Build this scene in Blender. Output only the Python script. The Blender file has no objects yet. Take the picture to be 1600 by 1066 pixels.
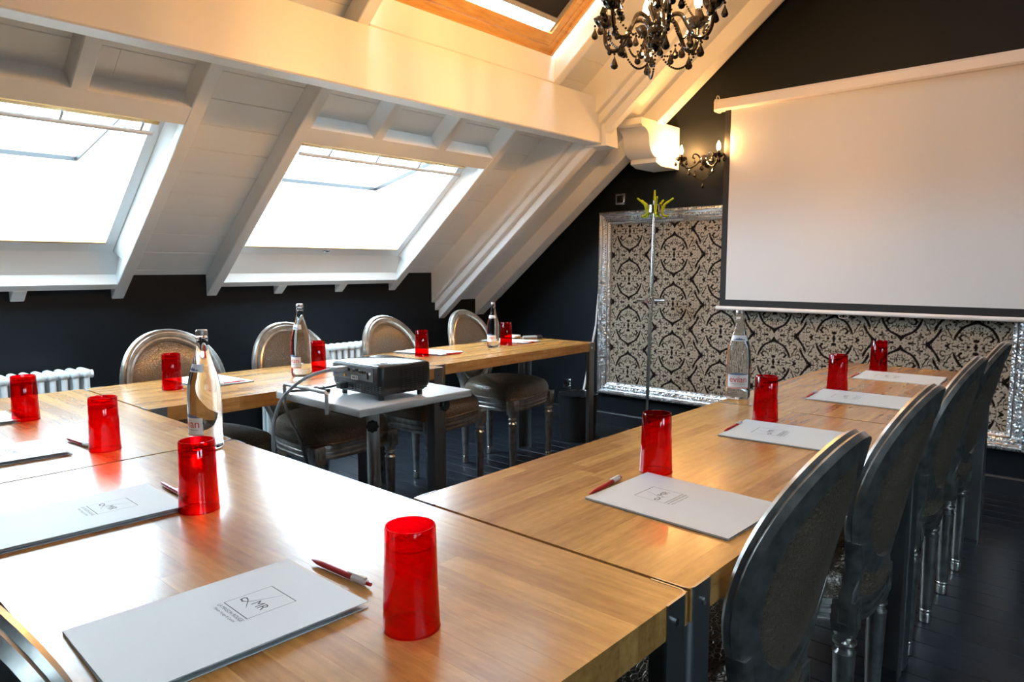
import bpy, bmesh, math, random
import numpy as np
from mathutils import Vector, Matrix, Euler
R = math.radians
random.seed(7)
sc = bpy.context.scene
C = sc.collection

# ------------------------------------------------------------------ camera, world, exposure
cd = bpy.data.cameras.new('camera'); cam = bpy.data.objects.new('camera', cd); C.objects.link(cam)
cd.sensor_fit = 'HORIZONTAL'; cd.sensor_width = 36.0; cd.lens = 1100 / 1600 * 36.0
cd.clip_start = 0.02; cd.clip_end = 200
cam.location = (0, 0, 1.2)
cam.rotation_euler = (R(90 - 6.0), 0, R(41.7))
sc.camera = cam
W_SKY = 27.0          # overcast sky
BULB = 880.0          # candle bulbs
EXPOSURE = 0.30
w = bpy.data.worlds.new('overcast_sky'); sc.world = w; w.use_nodes = True
bg = w.node_tree.nodes['Background']
bg.inputs[1].default_value = W_SKY
wt_ = w.node_tree; _tc = wt_.nodes.new('ShaderNodeTexCoord'); _sx = wt_.nodes.new('ShaderNodeSeparateXYZ'); _rp = wt_.nodes.new('ShaderNodeValToRGB')
wt_.links.new(_tc.outputs['Generated'], _sx.inputs[0]); wt_.links.new(_sx.outputs['Z'], _rp.inputs['Fac']); wt_.links.new(_rp.outputs[0], bg.inputs[0])
_e = _rp.color_ramp.elements                      # dull ground and roofs below the horizon, overcast sky above
_e[0].position = 0.0; _e[0].color = (0.10, 0.10, 0.095, 1); _e[1].position = 0.03; _e[1].color = (0.66, 0.85, 1.0, 1)
vs = sc.view_settings
vs.view_transform = 'Standard'; vs.look = 'None'; vs.gamma = 1.0; vs.exposure = EXPOSURE
vs.use_curve_mapping = False

# ------------------------------------------------------------------ materials
def mat(name, col, rough=0.5, metal=0.0, **k):
    m = bpy.data.materials.new(name); m.use_nodes = True
    b = m.node_tree.nodes['Principled BSDF']
    b.inputs['Base Color'].default_value = (*col, 1)
    b.inputs['Roughness'].default_value = rough; b.inputs['Metallic'].default_value = metal
    for kk, v in k.items():
        b.inputs[{'Ior': 'IOR', 'Specular_Ior_Level': 'Specular IOR Level'}.get(kk, kk.replace('_', ' '))].default_value = v
    return m
def N(m, t, **k):
    n = m.node_tree.nodes.new(t)
    for a, v in k.items(): setattr(n, a, v)
    return n
def L(m, a, b): m.node_tree.links.new(a, b)
def bsdf(m): return m.node_tree.nodes['Principled BSDF']
def coords(m, scale=(1, 1, 1), kind='Object'):
    tc = N(m, 'ShaderNodeTexCoord'); mp = N(m, 'ShaderNodeMapping')
    mp.inputs['Scale'].default_value = scale
    L(m, tc.outputs[kind], mp.inputs['Vector']); return mp
def noise_bump(m, scale, strength, stretch=(1, 1, 1), dist=0.002, detail=3):
    mp = coords(m, stretch); n = N(m, 'ShaderNodeTexNoise'); n.inputs['Scale'].default_value = scale
    n.inputs['Detail'].default_value = detail
    L(m, mp.outputs[0], n.inputs['Vector'])
    bp = N(m, 'ShaderNodeBump'); bp.inputs['Strength'].default_value = strength; bp.inputs['Distance'].default_value = dist
    L(m, n.outputs['Fac'], bp.inputs['Height']); L(m, bp.outputs[0], bsdf(m).inputs['Normal'])
    return n
def ramp(m, fac, stops):
    r = N(m, 'ShaderNodeValToRGB'); e = r.color_ramp.elements
    while len(e) < len(stops): e.new(0.5)
    for el, (p, c) in zip(e, stops): el.position = p; el.color = (*c, 1)
    L(m, fac, r.inputs['Fac']); return r
def tint_noise(m, scale, stops, stretch=(1, 1, 1)):
    mp = coords(m, stretch); n = N(m, 'ShaderNodeTexNoise'); n.inputs['Scale'].default_value = scale
    n.inputs['Detail'].default_value = 4
    L(m, mp.outputs[0], n.inputs['Vector'])
    r = ramp(m, n.outputs['Fac'], stops); L(m, r.outputs[0], bsdf(m).inputs['Base Color']); return r

M = {}
m = M['white'] = mat('white_painted_wood', (0.80, 0.79, 0.76), 0.42)
tint_noise(m, 3.0, [(0.3, (0.82, 0.825, 0.815)), (0.7, (0.87, 0.875, 0.865))], (1, 1, 1)); noise_bump(m, 14, 0.25, (1, 0.15, 1), 0.002)
m = M['plank'] = mat('white_painted_board', (0.74, 0.73, 0.70), 0.5)
tint_noise(m, 2.0, [(0.3, (0.80, 0.81, 0.80)), (0.7, (0.85, 0.855, 0.845))]); noise_bump(m, 10, 0.25, (1, 0.1, 1), 0.002)
m = M['wall'] = mat('black_blue_wall_paint', (0.0030, 0.0056, 0.0088), 0.55, Specular_IOR_Level=0.25); noise_bump(m, 60, 0.12, dist=0.002)
m = M['floor'] = mat('black_lacquered_floorboard', (0.012, 0.014, 0.019), 0.28, Specular_IOR_Level=0.28)
tint_noise(m, 6, [(0.3, (0.009, 0.011, 0.016)), (0.7, (0.017, 0.020, 0.026))], (0.3, 2, 1)); noise_bump(m, 30, 0.22, (0.15, 1, 1), 0.002)
M['baseboard'] = mat('black_gloss_paint', (0.006, 0.009, 0.013), 0.5)
M['backing'] = mat('roof_backing', (0.35, 0.34, 0.32), 0.8)
# oak stave
m = M['oak'] = mat('varnished_oak_stave', (0.5, 0.3, 0.12), 0.27, Coat_Weight=0.25, Coat_Roughness=0.16)
oi = N(m, 'ShaderNodeObjectInfo'); tc = N(m, 'ShaderNodeTexCoord')
ad = N(m, 'ShaderNodeVectorMath', operation='MULTIPLY_ADD')
ad.inputs[1].default_value = (1, 1, 1)
cmb = N(m, 'ShaderNodeCombineXYZ'); mul = N(m, 'ShaderNodeMath', operation='MULTIPLY'); mul.inputs[1].default_value = 37.0
L(m, oi.outputs['Random'], mul.inputs[0])
for i in range(3): L(m, mul.outputs[0], cmb.inputs[i])
L(m, tc.outputs['Object'], ad.inputs[0]); L(m, cmb.outputs[0], ad.inputs[2])
mp = N(m, 'ShaderNodeMapping'); mp.inputs['Scale'].default_value = (1.6, 22, 22); L(m, ad.outputs[0], mp.inputs['Vector'])
n1 = N(m, 'ShaderNodeTexNoise'); n1.inputs['Scale'].default_value = 3.0; n1.inputs['Detail'].default_value = 6; n1.inputs['Roughness'].default_value = 0.65
L(m, mp.outputs[0], n1.inputs['Vector'])
mp2 = N(m, 'ShaderNodeMapping'); mp2.inputs['Scale'].default_value = (40, 90, 20); L(m, ad.outputs[0], mp2.inputs['Vector'])
n2 = N(m, 'ShaderNodeTexNoise'); n2.inputs['Scale'].default_value = 1.0; n2.inputs['Detail'].default_value = 2; L(m, mp2.outputs[0], n2.inputs['Vector'])
r1 = ramp(m, oi.outputs['Random'], [(0.0, (0.34, 0.155, 0.040)), (0.3, (0.45, 0.225, 0.064)), (0.65, (0.53, 0.285, 0.084)), (1.0, (0.41, 0.190, 0.050))])
r2 = ramp(m, n1.outputs['Fac'], [(0.3, (0.70, 0.66, 0.60)), (0.6, (1.06, 1.06, 1.06))])
r3 = ramp(m, n2.outputs['Fac'], [(0.35, (0.93, 0.92, 0.9)), (0.7, (1.08, 1.08, 1.08))])
mx = N(m, 'ShaderNodeMix', data_type='RGBA', blend_type='MULTIPLY'); mx.inputs[0].default_value = 1.0
L(m, r1.outputs[0], mx.inputs[6]); L(m, r2.outputs[0], mx.inputs[7])
mx2 = N(m, 'ShaderNodeMix', data_type='RGBA', blend_type='MULTIPLY'); mx2.inputs[0].default_value = 1.0
L(m, mx.outputs[2], mx2.inputs[6]); L(m, r3.outputs[0], mx2.inputs[7]); L(m, mx2.outputs[2], bsdf(m).inputs['Base Color'])
bp = N(m, 'ShaderNodeBump'); bp.inputs['Strength'].default_value = 0.04; bp.inputs['Distance'].default_value = 0.0005
L(m, n1.outputs['Fac'], bp.inputs['Height']); L(m, bp.outputs[0], bsdf(m).inputs['Normal'])
m = M['pine'] = mat('varnished_pine', (0.55, 0.27, 0.07), 0.35)
tint_noise(m, 9, [(0.3, (0.50, 0.26, 0.075)), (0.5, (0.66, 0.39, 0.13)), (0.7, (0.58, 0.32, 0.10))], (3, 0.5, 3))
m = M['steel'] = mat('brushed_steel', (0.25, 0.25, 0.255), 0.36, 0.9); noise_bump(m, 80, 0.1, (1, 1, 0.05), 0.001)
M['chrome'] = mat('chrome', (0.75, 0.76, 0.78), 0.12, 1.0)
M['pole'] = mat('satin_nickel', (0.50, 0.48, 0.44), 0.25, 1.0)
m = M['silver'] = mat('antiqued_silver_leaf', (0.50, 0.48, 0.45), 0.30, 0.9)
tint_noise(m, 30, [(0.3, (0.34, 0.32, 0.295)), (0.55, (0.50, 0.48, 0.45)), (0.8, (0.58, 0.56, 0.53))], (1, 1, 1)); noise_bump(m, 90, 0.15, dist=0.001)
m = M['frame_silver'] = mat('carved_silver_leaf', (0.74, 0.75, 0.77), 0.28, 0.95)
mp = coords(m); vo = N(m, 'ShaderNodeTexVoronoi'); vo.inputs['Scale'].default_value = 55; L(m, mp.outputs[0], vo.inputs['Vector'])
bp = N(m, 'ShaderNodeBump'); bp.inputs['Strength'].default_value = 0.9; bp.inputs['Distance'].default_value = 0.006
L(m, vo.outputs['Distance'], bp.inputs['Height']); L(m, bp.outputs[0], bsdf(m).inputs['Normal'])
M['frame_smooth'] = mat('smooth_silver_leaf', (0.62, 0.64, 0.67), 0.22, 0.95)
# crocodile-embossed leather
m = M['croc'] = mat('bronze_croc_leather', (0.20, 0.15, 0.105), 0.34, 0.2, Specular_Ior_Level=0.8, Coat_Weight=0.35, Coat_Roughness=0.3)
mp = coords(m, (1, 1.6, 2.2)); vo = N(m, 'ShaderNodeTexVoronoi', feature='DISTANCE_TO_EDGE'); vo.inputs['Scale'].default_value = 75
L(m, mp.outputs[0], vo.inputs['Vector'])
rr = ramp(m, vo.outputs['Distance'], [(0.0, (0, 0, 0)), (0.12, (1, 1, 1))])
bp = N(m, 'ShaderNodeBump'); bp.inputs['Strength'].default_value = 1.0; bp.inputs['Distance'].default_value = 0.007
L(m, rr.outputs[0], bp.inputs['Height']); L(m, bp.outputs[0], bsdf(m).inputs['Normal'])
r4 = ramp(m, vo.outputs['Distance'], [(0.0, (0.42, 0.34, 0.26)), (0.07, (0.19, 0.138, 0.095)), (0.5, (0.24, 0.18, 0.125))]); L(m, r4.outputs[0], bsdf(m).inputs['Base Color'])
# glass
def thin_glass(name, col, gloss=0.06, rough=0.02, ior=1.45):
    m = bpy.data.materials.new(name); m.use_nodes = True; nt = m.node_tree; nt.nodes.clear()
    o = nt.nodes.new('ShaderNodeOutputMaterial'); t = nt.nodes.new('ShaderNodeBsdfTransparent'); t.inputs[0].default_value = (*col, 1)
    g = nt.nodes.new('ShaderNodeBsdfGlossy'); g.inputs['Roughness'].default_value = rough
    f = nt.nodes.new('ShaderNodeFresnel')
    ge = nt.nodes.new('ShaderNodeNewGeometry'); ma_ = nt.nodes.new('ShaderNodeMath'); ma_.operation = 'MULTIPLY_ADD'   # same reflectance on both faces of the thin wall
    ma_.inputs[1].default_value = 1 / ior - ior; ma_.inputs[2].default_value = ior
    nt.links.new(ge.outputs['Backfacing'], ma_.inputs[0]); nt.links.new(ma_.outputs[0], f.inputs['IOR'])
    mixs = nt.nodes.new('ShaderNodeMixShader')
    nt.links.new(f.outputs[0], mixs.inputs[0]); nt.links.new(t.outputs[0], mixs.inputs[1]); nt.links.new(g.outputs[0], mixs.inputs[2])
    nt.links.new(mixs.outputs[0], o.inputs['Surface']); return m
M['pane'] = thin_glass('window_glass', (0.95, 0.98, 0.98))
m = M['red_glass'] = thin_glass('red_tumbler_glass', (0.88, 0.010, 0.050), ior=1.45)
nt = m.node_tree; _o = nt.nodes['Material Output']; _s = _o.inputs['Surface'].links[0].from_socket
_d = nt.nodes.new('ShaderNodeBsdfTranslucent'); _d.inputs[0].default_value = (0.80, 0.006, 0.035, 1); _m = nt.nodes.new('ShaderNodeMixShader'); _m.inputs[0].default_value = 0.025
nt.links.new(_s, _m.inputs[1]); nt.links.new(_d.outputs[0], _m.inputs[2]); nt.links.new(_m.outputs[0], _o.inputs['Surface'])
m = M['bottle'] = mat('clear_bottle_glass', (0.985, 0.995, 0.995), 0.0, 0.0, Transmission_Weight=1.0, Ior=1.20)
M['green_hook'] = mat('green_acrylic', (0.62, 0.80, 0.05), 0.12, 0.0, Transmission_Weight=0.45, Ior=1.45)
m = M['black_glass'] = mat('black_crystal', (0.010, 0.009, 0.009), 0.08, 0.0, Specular_Ior_Level=0.9)
M['black'] = mat('black_plastic', (0.012, 0.012, 0.013), 0.42)
M['black_gloss'] = mat('glossy_black_plastic', (0.012, 0.012, 0.014), 0.10)
M['dark_grey'] = mat('dark_grey_plastic', (0.06, 0.062, 0.066), 0.45)
M['dark_body'] = mat('charcoal_plastic', (0.017, 0.017, 0.019), 0.4)
M['port_grey'] = mat('grey_port_plate', (0.16, 0.165, 0.17), 0.4, 0.3)
M['grey'] = mat('grey_plastic', (0.30, 0.30, 0.31), 0.45)
M['trolley'] = mat('light_grey_laminate', (0.62, 0.64, 0.66), 0.3)
M['trolley_edge'] = mat('grey_edging', (0.42, 0.40, 0.38), 0.45)
M['pole_grey'] = mat('grey_powder_coat', (0.42, 0.41, 0.40), 0.38, 0.4)
M['radiator'] = mat('white_radiator_enamel', (0.80, 0.84, 0.85), 0.3)
M['screen'] = mat('matt_white_screen', (0.68, 0.675, 0.68), 0.8)
M['screen_case'] = mat('white_lacquered_metal', (0.80, 0.76, 0.74), 0.25)
M['screen_border'] = mat('black_screen_border', (0.010, 0.011, 0.014), 0.7)
M['card'] = mat('pale_card', (0.61, 0.66, 0.68), 0.6)
M['card_in'] = mat('white_paper', (0.85, 0.85, 0.83), 0.7)
M['ink'] = mat('dark_grey_ink', (0.055, 0.06, 0.065), 0.7)
M['pen_red'] = mat('red_pen_plastic', (0.50, 0.018, 0.020), 0.3)
M['pen_white'] = mat('white_pen_plastic', (0.85, 0.85, 0.85), 0.3)
M['label'] = mat('white_paper_label', (0.86, 0.87, 0.88), 0.5)
M['label_red'] = mat('red_print', (0.75, 0.05, 0.05), 0.5)
M['label_pink'] = mat('pink_print', (0.80, 0.36, 0.33), 0.5)
M['label_blue'] = mat('blue_print', (0.10, 0.16, 0.30), 0.5)
M['cap'] = mat('bottle_cap_metal', (0.42, 0.40, 0.40), 0.35, 0.8)
M['blind'] = mat('black_blind_cloth', (0.010, 0.010, 0.016), 0.7)
M['white_plastic'] = mat('white_plastic', (0.85, 0.85, 0.84), 0.35)
M['vga_blue'] = mat('blue_plastic', (0.05, 0.12, 0.45), 0.4)
M['rca'] = mat('yellow_plastic', (0.75, 0.38, 0.03), 0.4)
m = M['bulb'] = bpy.data.materials.new('lit_bulb'); m.use_nodes = True; nt = m.node_tree; nt.nodes.clear()
o_ = nt.nodes.new('ShaderNodeOutputMaterial'); e_ = nt.nodes.new('ShaderNodeEmission')
e_.inputs[0].default_value = (1.0, 0.50, 0.16, 1); e_.inputs[1].default_value = BULB; nt.links.new(e_.outputs[0], o_.inputs[0])

# ------------------------------------------------------------------ helpers
class B:
    """collects shapes into one bmesh"""
    def __init__(s): s.bm = bmesh.new()
    def face(s, pts):
        return s.bm.faces.new([s.bm.verts.new(p) for p in pts])
    def box(s, c, d, rot=None, bev=0.0):
        r = bmesh.ops.create_cube(s.bm, size=1.0); vs_ = r['verts']
        bmesh.ops.scale(s.bm, vec=d, verts=vs_)
        if bev:
            es = list({e for v in vs_ for e in v.link_edges})
            rb = bmesh.ops.bevel(s.bm, geom=es, offset=bev, segments=2, affect='EDGES', profile=0.5)
            vs_ = list({v for f in rb['faces'] for v in f.verts} | {v for v in vs_ if v.is_valid})
        Mx = Matrix.Translation(c) @ (rot.to_4x4() if rot is not None else Matrix.Identity(4))
        bmesh.ops.transform(s.bm, matrix=Mx, verts=vs_); return s
    def loft(s, loops, closed=True, cap=True):
        vv = [[s.bm.verts.new(p) for p in lp] for lp in loops]; n = len(vv[0])
        for a, b in zip(vv[:-1], vv[1:]):
            for i in range(n if closed else n - 1):
                j = (i + 1) % n; s.bm.faces.new((a[i], a[j], b[j], b[i]))
        if cap and closed:
            s.bm.faces.new(vv[0][::-1]); s.bm.faces.new(vv[-1])
        return s
    def lathe(s, prof, seg=24, o=(0, 0, 0), flute=None, cap=True):
        o = Vector(o); loops = []
        for r_, z in prof:
            lp = []
            for i in range(seg):
                a = 2 * math.pi * i / seg; rr_ = max(r_, 1e-4)
                if flute and flute[0] <= z <= flute[1]: rr_ += flute[3] * math.cos(flute[2] * a)
                lp.append(o + Vector((rr_ * math.cos(a), rr_ * math.sin(a), z)))
            loops.append(lp)
        return s.loft(loops, True, cap)
    def tube(s, pts, r, seg=10, cap=True):
        pts = [Vector(p) for p in pts]; n = len(pts)
        rs = r if isinstance(r, (list, tuple)) else [r] * n
        t0 = (pts[1] - pts[0]).normalized()
        up = Vector((0, 0, 1)) if abs(t0.z) < 0.9 else Vector((1, 0, 0))
        u = t0.cross(up).normalized(); loops = []
        for i in range(n):
            t = (pts[min(i + 1, n - 1)] - pts[max(i - 1, 0)]).normalized()
            u = (u - t * u.dot(t)).normalized(); v_ = t.cross(u)
            loops.append([pts[i] + (u * math.cos(2 * math.pi * k / seg) + v_ * math.sin(2 * math.pi * k / seg)) * rs[i] for k in range(seg)])
        return s.loft(loops, True, cap)
    def cyl(s, p0, p1, r, r1=None, seg=16): return s.tube([p0, p1], [r, r if r1 is None else r1], seg)
    def prism(s, poly, axis_from, axis_to, f):
        """poly of 2D points mapped by f(a,b,t) for t in (axis_from, axis_to)"""
        return s.loft([[Vector(f(a, b, axis_from)) for a, b in poly], [Vector(f(a, b, axis_to)) for a, b in poly]])
    def ball(s, c, r, sub=1, sc_=(1, 1, 1)):
        rr_ = bmesh.ops.create_icosphere(s.bm, subdivisions=sub, radius=r)
        bmesh.ops.scale(s.bm, vec=sc_, verts=rr_['verts']); bmesh.ops.translate(s.bm, vec=c, verts=rr_['verts']); return s
    def mesh(s, name, ma, smooth=35):
        bmesh.ops.recalc_face_normals(s.bm, faces=s.bm.faces)
        me = bpy.data.meshes.new(name); s.bm.to_mesh(me); s.bm.free()
        me.materials.append(ma)
        if smooth:
            me.shade_smooth(); me.set_sharp_from_angle(angle=R(smooth))
        return me
    def obj(s, name, ma, parent=None, smooth=35, loc=None, rz=None):
        return link(name, s.mesh(name, ma, smooth), parent, loc, rz)
def link(name, me, parent=None, loc=None, rz=None):
    o = bpy.data.objects.new(name, me); C.objects.link(o)
    if parent: o.parent = parent
    if loc: o.location = loc
    if rz is not None: o.rotation_euler = (0, 0, rz)
    return o
def empty(name, loc=(0, 0, 0), rz=0.0):
    o = bpy.data.objects.new(name, None); C.objects.link(o); o.location = loc; o.rotation_euler = (0, 0, rz)
    o.empty_display_size = 0.1; return o
def tag(o, label, cat, group=None):
    o['label'] = label; o['category'] = cat
    if group: o['group'] = group
    return o
def struct(o): o['kind'] = 'structure'; return o
def copy_tree(o, parent=None):
    c = o.copy(); C.objects.link(c)
    if parent: c.parent = parent
    for ch in list(o.children): copy_tree(ch, c)
    return c
def text_mesh(s, size, align='CENTER'):
    cu = bpy.data.curves.new('t', 'FONT'); cu.body = s; cu.size = size; cu.align_x = align; cu.align_y = 'CENTER'; cu.resolution_u = 3
    o = bpy.data.objects.new('t', cu); C.objects.link(o)
    dg = bpy.context.evaluated_depsgraph_get(); me = bpy.data.meshes.new_from_object(o.evaluated_get(dg))
    bpy.data.objects.remove(o); bpy.data.curves.remove(cu); return me
def add_mesh(b, me, f):
    n0 = len(b.bm.verts); b.bm.from_mesh(me); b.bm.verts.ensure_lookup_table()
    for v in b.bm.verts[n0:]: v.co = Vector(f(v.co))
    bpy.data.meshes.remove(me)

# ------------------------------------------------------------------ room
X0, Z0, TH = -4.10, 1.029, R(38.5)
cT, sT, tT = math.cos(TH), math.sin(TH), math.tan(TH)
YB, YG, XR = -2.6, 4.45, 0.30           # back wall, screen wall, ridge
UR = (XR - X0) / cT                     # rafter length to ridge
def P(u, y, off, side=0):
    x = X0 + u * cT - off * sT
    return Vector((x if side == 0 else 2 * XR - x, y, Z0 + u * sT + off * cT))
# floor of single boards
flo = struct(B().box((XR, (YB + YG) / 2, -0.06), (8.9, YG - YB + 0.2, 0.06)).obj('floor', M['floor'], smooth=0))
def board_mesh(name, lx, ly, lz, ch, ma):
    b = B(); hx, hy = lx / 2, ly / 2
    lp = lambda x, y, z: [(-x, -y, z), (x, -y, z), (x, y, z), (-x, y, z)]
    b.loft([lp(hx, hy, -lz), lp(hx, hy, -ch), lp(hx - ch, hy - ch, 0)]); return b.mesh(name, ma, 0)
bw = 0.108; y = YB; k = 0; fcache = {}
while y < YG - 0.001:
    wv = min(bw, YG - y); cuts = [X0, X0 + 1.3 + 1.9 * ((k * 0.618) % 1), X0 + 5.0 + 1.9 * ((k * 0.382) % 1), 2 * XR - X0]
    for a, b_ in zip(cuts[:-1], cuts[1:]):
        link('plank', board_mesh('plank', b_ - a - 0.001, wv - 0.0015, 0.03, 0.0018, M['floor']), flo, ((a + b_) / 2, y + wv / 2, 0))
    y += bw; k += 1
# walls
def slab(name, poly, f, t0, t1, ma=None):
    return struct(B().prism(poly, t0, t1, f).obj(name, ma or M['wall'], smooth=0))
slab('wall_left', [(YB, 0), (YG, 0), (YG, Z0 + 0.30), (YB, Z0 + 0.30)], lambda a, b, t: (t, a, b), X0 - 0.15, X0)
slab('wall_right', [(YB, 0), (YG, 0), (YG, Z0 + 0.30), (YB, Z0 + 0.30)], lambda a, b, t: (t, a, b), 2 * XR - X0, 2 * XR - X0 + 0.15)
ZR = Z0 + UR * sT + 0.1 / cT
gab = [(X0, 0), (2 * XR - X0, 0), (2 * XR - X0, Z0 + 0.14), (XR, ZR + 0.02), (X0, Z0 + 0.14)]
slab('wall_front', gab, lambda a, b, t: (a, t, b), YG, YG + 0.15)
slab('wall_back', gab, lambda a, b, t: (a, t, b), YB - 0.15, YB)
bb = B().prism([(0, 0), (0.016, 0), (0.016, 0.088), (0.010, 0.098), (0, 0.1)], X0, 2 * XR - X0, lambda a, b, t: (t, YG - a, b))
struct(bb.obj('baseboard_front', M['baseboard'], smooth=0))
bb = B().prism([(0, 0), (0.016, 0), (0.016, 0.088), (0.010, 0.098), (0, 0.1)], YB, YG, lambda a, b, t: (X0 + a, t, b))
struct(bb.obj('baseboard_left', M['baseboard'], smooth=0))

# roof: backing sheet + boards + rafters.  openings (u0,u1,y0,y1) at board level
OPEN_L = [(0.06, 1.34, 0.115, 1.385), (0.06, 1.34, 1.96, 3.245), (1.95, 3.30, 1.96, 3.29)]
OPEN_R = [(0.06, 1.34, -1.75, -0.48), (0.06, 1.34, 0.115, 1.385)]
cei = struct(bpy.data.objects.new('ceiling', None)); C.objects.link(cei)
def cells(opens):
    us = sorted({-0.16, UR} | {o[0] for o in opens} | {o[1] for o in opens}); ys = sorted({YB, YG} | {o[2] for o in opens} | {o[3] for o in opens})
    for a, b in zip(us[:-1], us[1:]):
        for c, d in zip(ys[:-1], ys[1:]):
            if not any(o[0] < (a + b) / 2 < o[1] and o[2] < (c + d) / 2 < o[3] for o in opens): yield a, b, c, d
for side, opens in ((0, OPEN_L), (1, OPEN_R)):
    bk = B()
    for a, b, c, d in cells(opens):
        bk.loft([[P(a, c, 0.125, side), P(b, c, 0.125, side), P(b, d, 0.125, side), P(a, d, 0.125, side)],
                 [P(a, c, 0.20, side), P(b, c, 0.20, side), P(b, d, 0.20, side), P(a, d, 0.20, side)]])
    bk.obj('roof_backing', M['backing'], cei, smooth=0)
    PW = 0.152; u = -0.03; k = 0
    while u < UR - 0.02:
        u1 = min(u + PW, UR); um = (u + u1) / 2
        spans = [(YB, YG)]
        for o in opens:
            if o[0] - 0.01 < um < o[1] + 0.01:
                ns = []
                for a, b in spans:
                    if o[2] > a: ns.append((a, min(b, o[2])))
                    if o[3] < b: ns.append((max(a, o[3]), b))
                ns = [s_ for s_ in ns if s_[1] - s_[0] > 0.02]; spans = ns
        for a, b in spans:
            cut = [a, b]
            if b - a > 2.2: cut = [a, a + (b - a) * (0.3 + 0.4 * ((k * 0.618) % 1)), b]
            for c, d in zip(cut[:-1], cut[1:]):
                e = 0.0008; ch = 0.0022
                q = B().loft([[P(u + e + ch, c + e, 0.100, side), P(u1 - e - ch, c + e, 0.100, side), P(u1 - e - ch, d - e, 0.100, side), P(u + e + ch, d - e, 0.100, side)],
                              [P(u + e, c + e, 0.1025, side), P(u1 - e, c + e, 0.1025, side), P(u1 - e, d - e, 0.1025, side), P(u + e, d - e, 0.1025, side)],
                              [P(u + e, c + e, 0.124, side), P(u1 - e, c + e, 0.124, side), P(u1 - e, d - e, 0.124, side), P(u + e, d - e, 0.124, side)]])
                q.obj('plank', M['plank'] if side == 0 else M['wall'], cei, smooth=0)  # unseen right slope made dark to cut warm bounce and chair reflections
        u = u1; k += 1
def rafter(y0, y1, u0=None, u1=UR, o0=0.0, o1=0.102, side=0, name='rafter'):
    # vertical cut where it dies into the eave wall
    a0 = (o0 * tT if u0 is None else u0); a1 = (o1 * tT if u0 is None else u0)
    b = B(); lo = []
    for yy in (y0, y1):
        lo.append([P(a0, yy, o0, side), P(u1, yy, o0, side), P(u1, yy, o1, side), P(a1, yy, o1, side)])
    b.loft(lo); bmesh.ops.recalc_face_normals(b.bm, faces=b.bm.faces)
    bmesh.ops.bevel(b.bm, geom=list(b.bm.edges), offset=0.004, segments=1, affect='EDGES')
    return b.obj(name, M['white'] if side == 0 else M['wall'], cei, smooth=0)
def header(y0, y1, side=0):
    pr = [(0.083, 0.004), (0.125, 0.004), (0.150, 0.050), (0.284, 0.108), (0.284, 0.122), (0.083, 0.10)]
    B().prism(pr, y0, y1, lambda a, b, t: P(a, t, b, side)).obj('sill_board', M['white'] if side == 0 else M['wall'], cei, smooth=0)
    B().prism([(1.250, 0.003), (1.345, 0.003), (1.345, 0.101), (1.250, 0.101)], y0, y1, lambda a, b, t: P(a, t, b, side)).obj('trimmer', M['white'] if side == 0 else M['wall'], cei, smooth=0)
for y_ in (1.385, 1.90, 3.245): rafter(y_, y_ + 0.062)
for y_ in (0.052, -0.48, -0.95, -1.42, -1.89, -2.36): rafter(y_, y_ + 0.062)
for y_ in (0.47, 0.93, 2.33, 2.785): rafter(y_, y_ + 0.062, None, 0.086); rafter(y_, y_ + 0.062, 1.345, UR if y_ < 1.5 else 1.945)
for y_ in (2.33, 2.785): rafter(y_, y_ + 0.062, 3.36, UR)
header(0.114, 1.385); header(1.962, 3.245)
for y_ in (1.385, 1.90, 3.245, 3.76, 4.2, 0.052, -0.48, -1.82, -2.36): rafter(y_, y_ + 0.062, side=1)
for y_ in (2.33, 2.785): rafter(y_, y_ + 0.062, side=1)
for y_ in (-0.95, -1.42, 0.47, 0.93): rafter(y_, y_ + 0.062, None, 0.086, side=1); rafter(y_, y_ + 0.062, 1.345, side=1)
header(-1.758, -0.48, 1); header(0.114, 1.385, 1)
# stepped principal rafter by the screen wall and the last rafter, dropped boards between them
rafter(3.66, 3.90, None, UR, -0.082, 0.10, name='principal_rafter')
rafter(3.695, 3.885, None, UR, -0.130, -0.080, name='principal_rafter')
rafter(3.735, 3.80, None, UR, -0.182, -0.128, name='principal_rafter')
rafter(4.14, 4.245, None, UR, -0.175, 0.10)
o = B().prism([(-0.07 * tT, -0.07), (UR, -0.07), (UR, -0.05), (-0.05 * tT, -0.05)], 3.88, 4.45, lambda a, b, t: P(a, t, b)).obj('dropped_panel', M['plank'], cei, smooth=0)
# wood lining round the upper skylight
B().prism([(1.938, 0.0), (1.955, 0.0), (2.05, 0.105), (2.035, 0.12)], 1.962, 3.245, lambda a, b, t: P(a, t, b)).obj('lining_board', M['white'], cei, smooth=0)
B().prism([(3.36, 0.0), (3.34, 0.0), (3.22, 0.105), (3.24, 0.12)], 1.962, 3.245, lambda a, b, t: P(a, t, b)).obj('lining_board', M['white'], cei, smooth=0)
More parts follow.
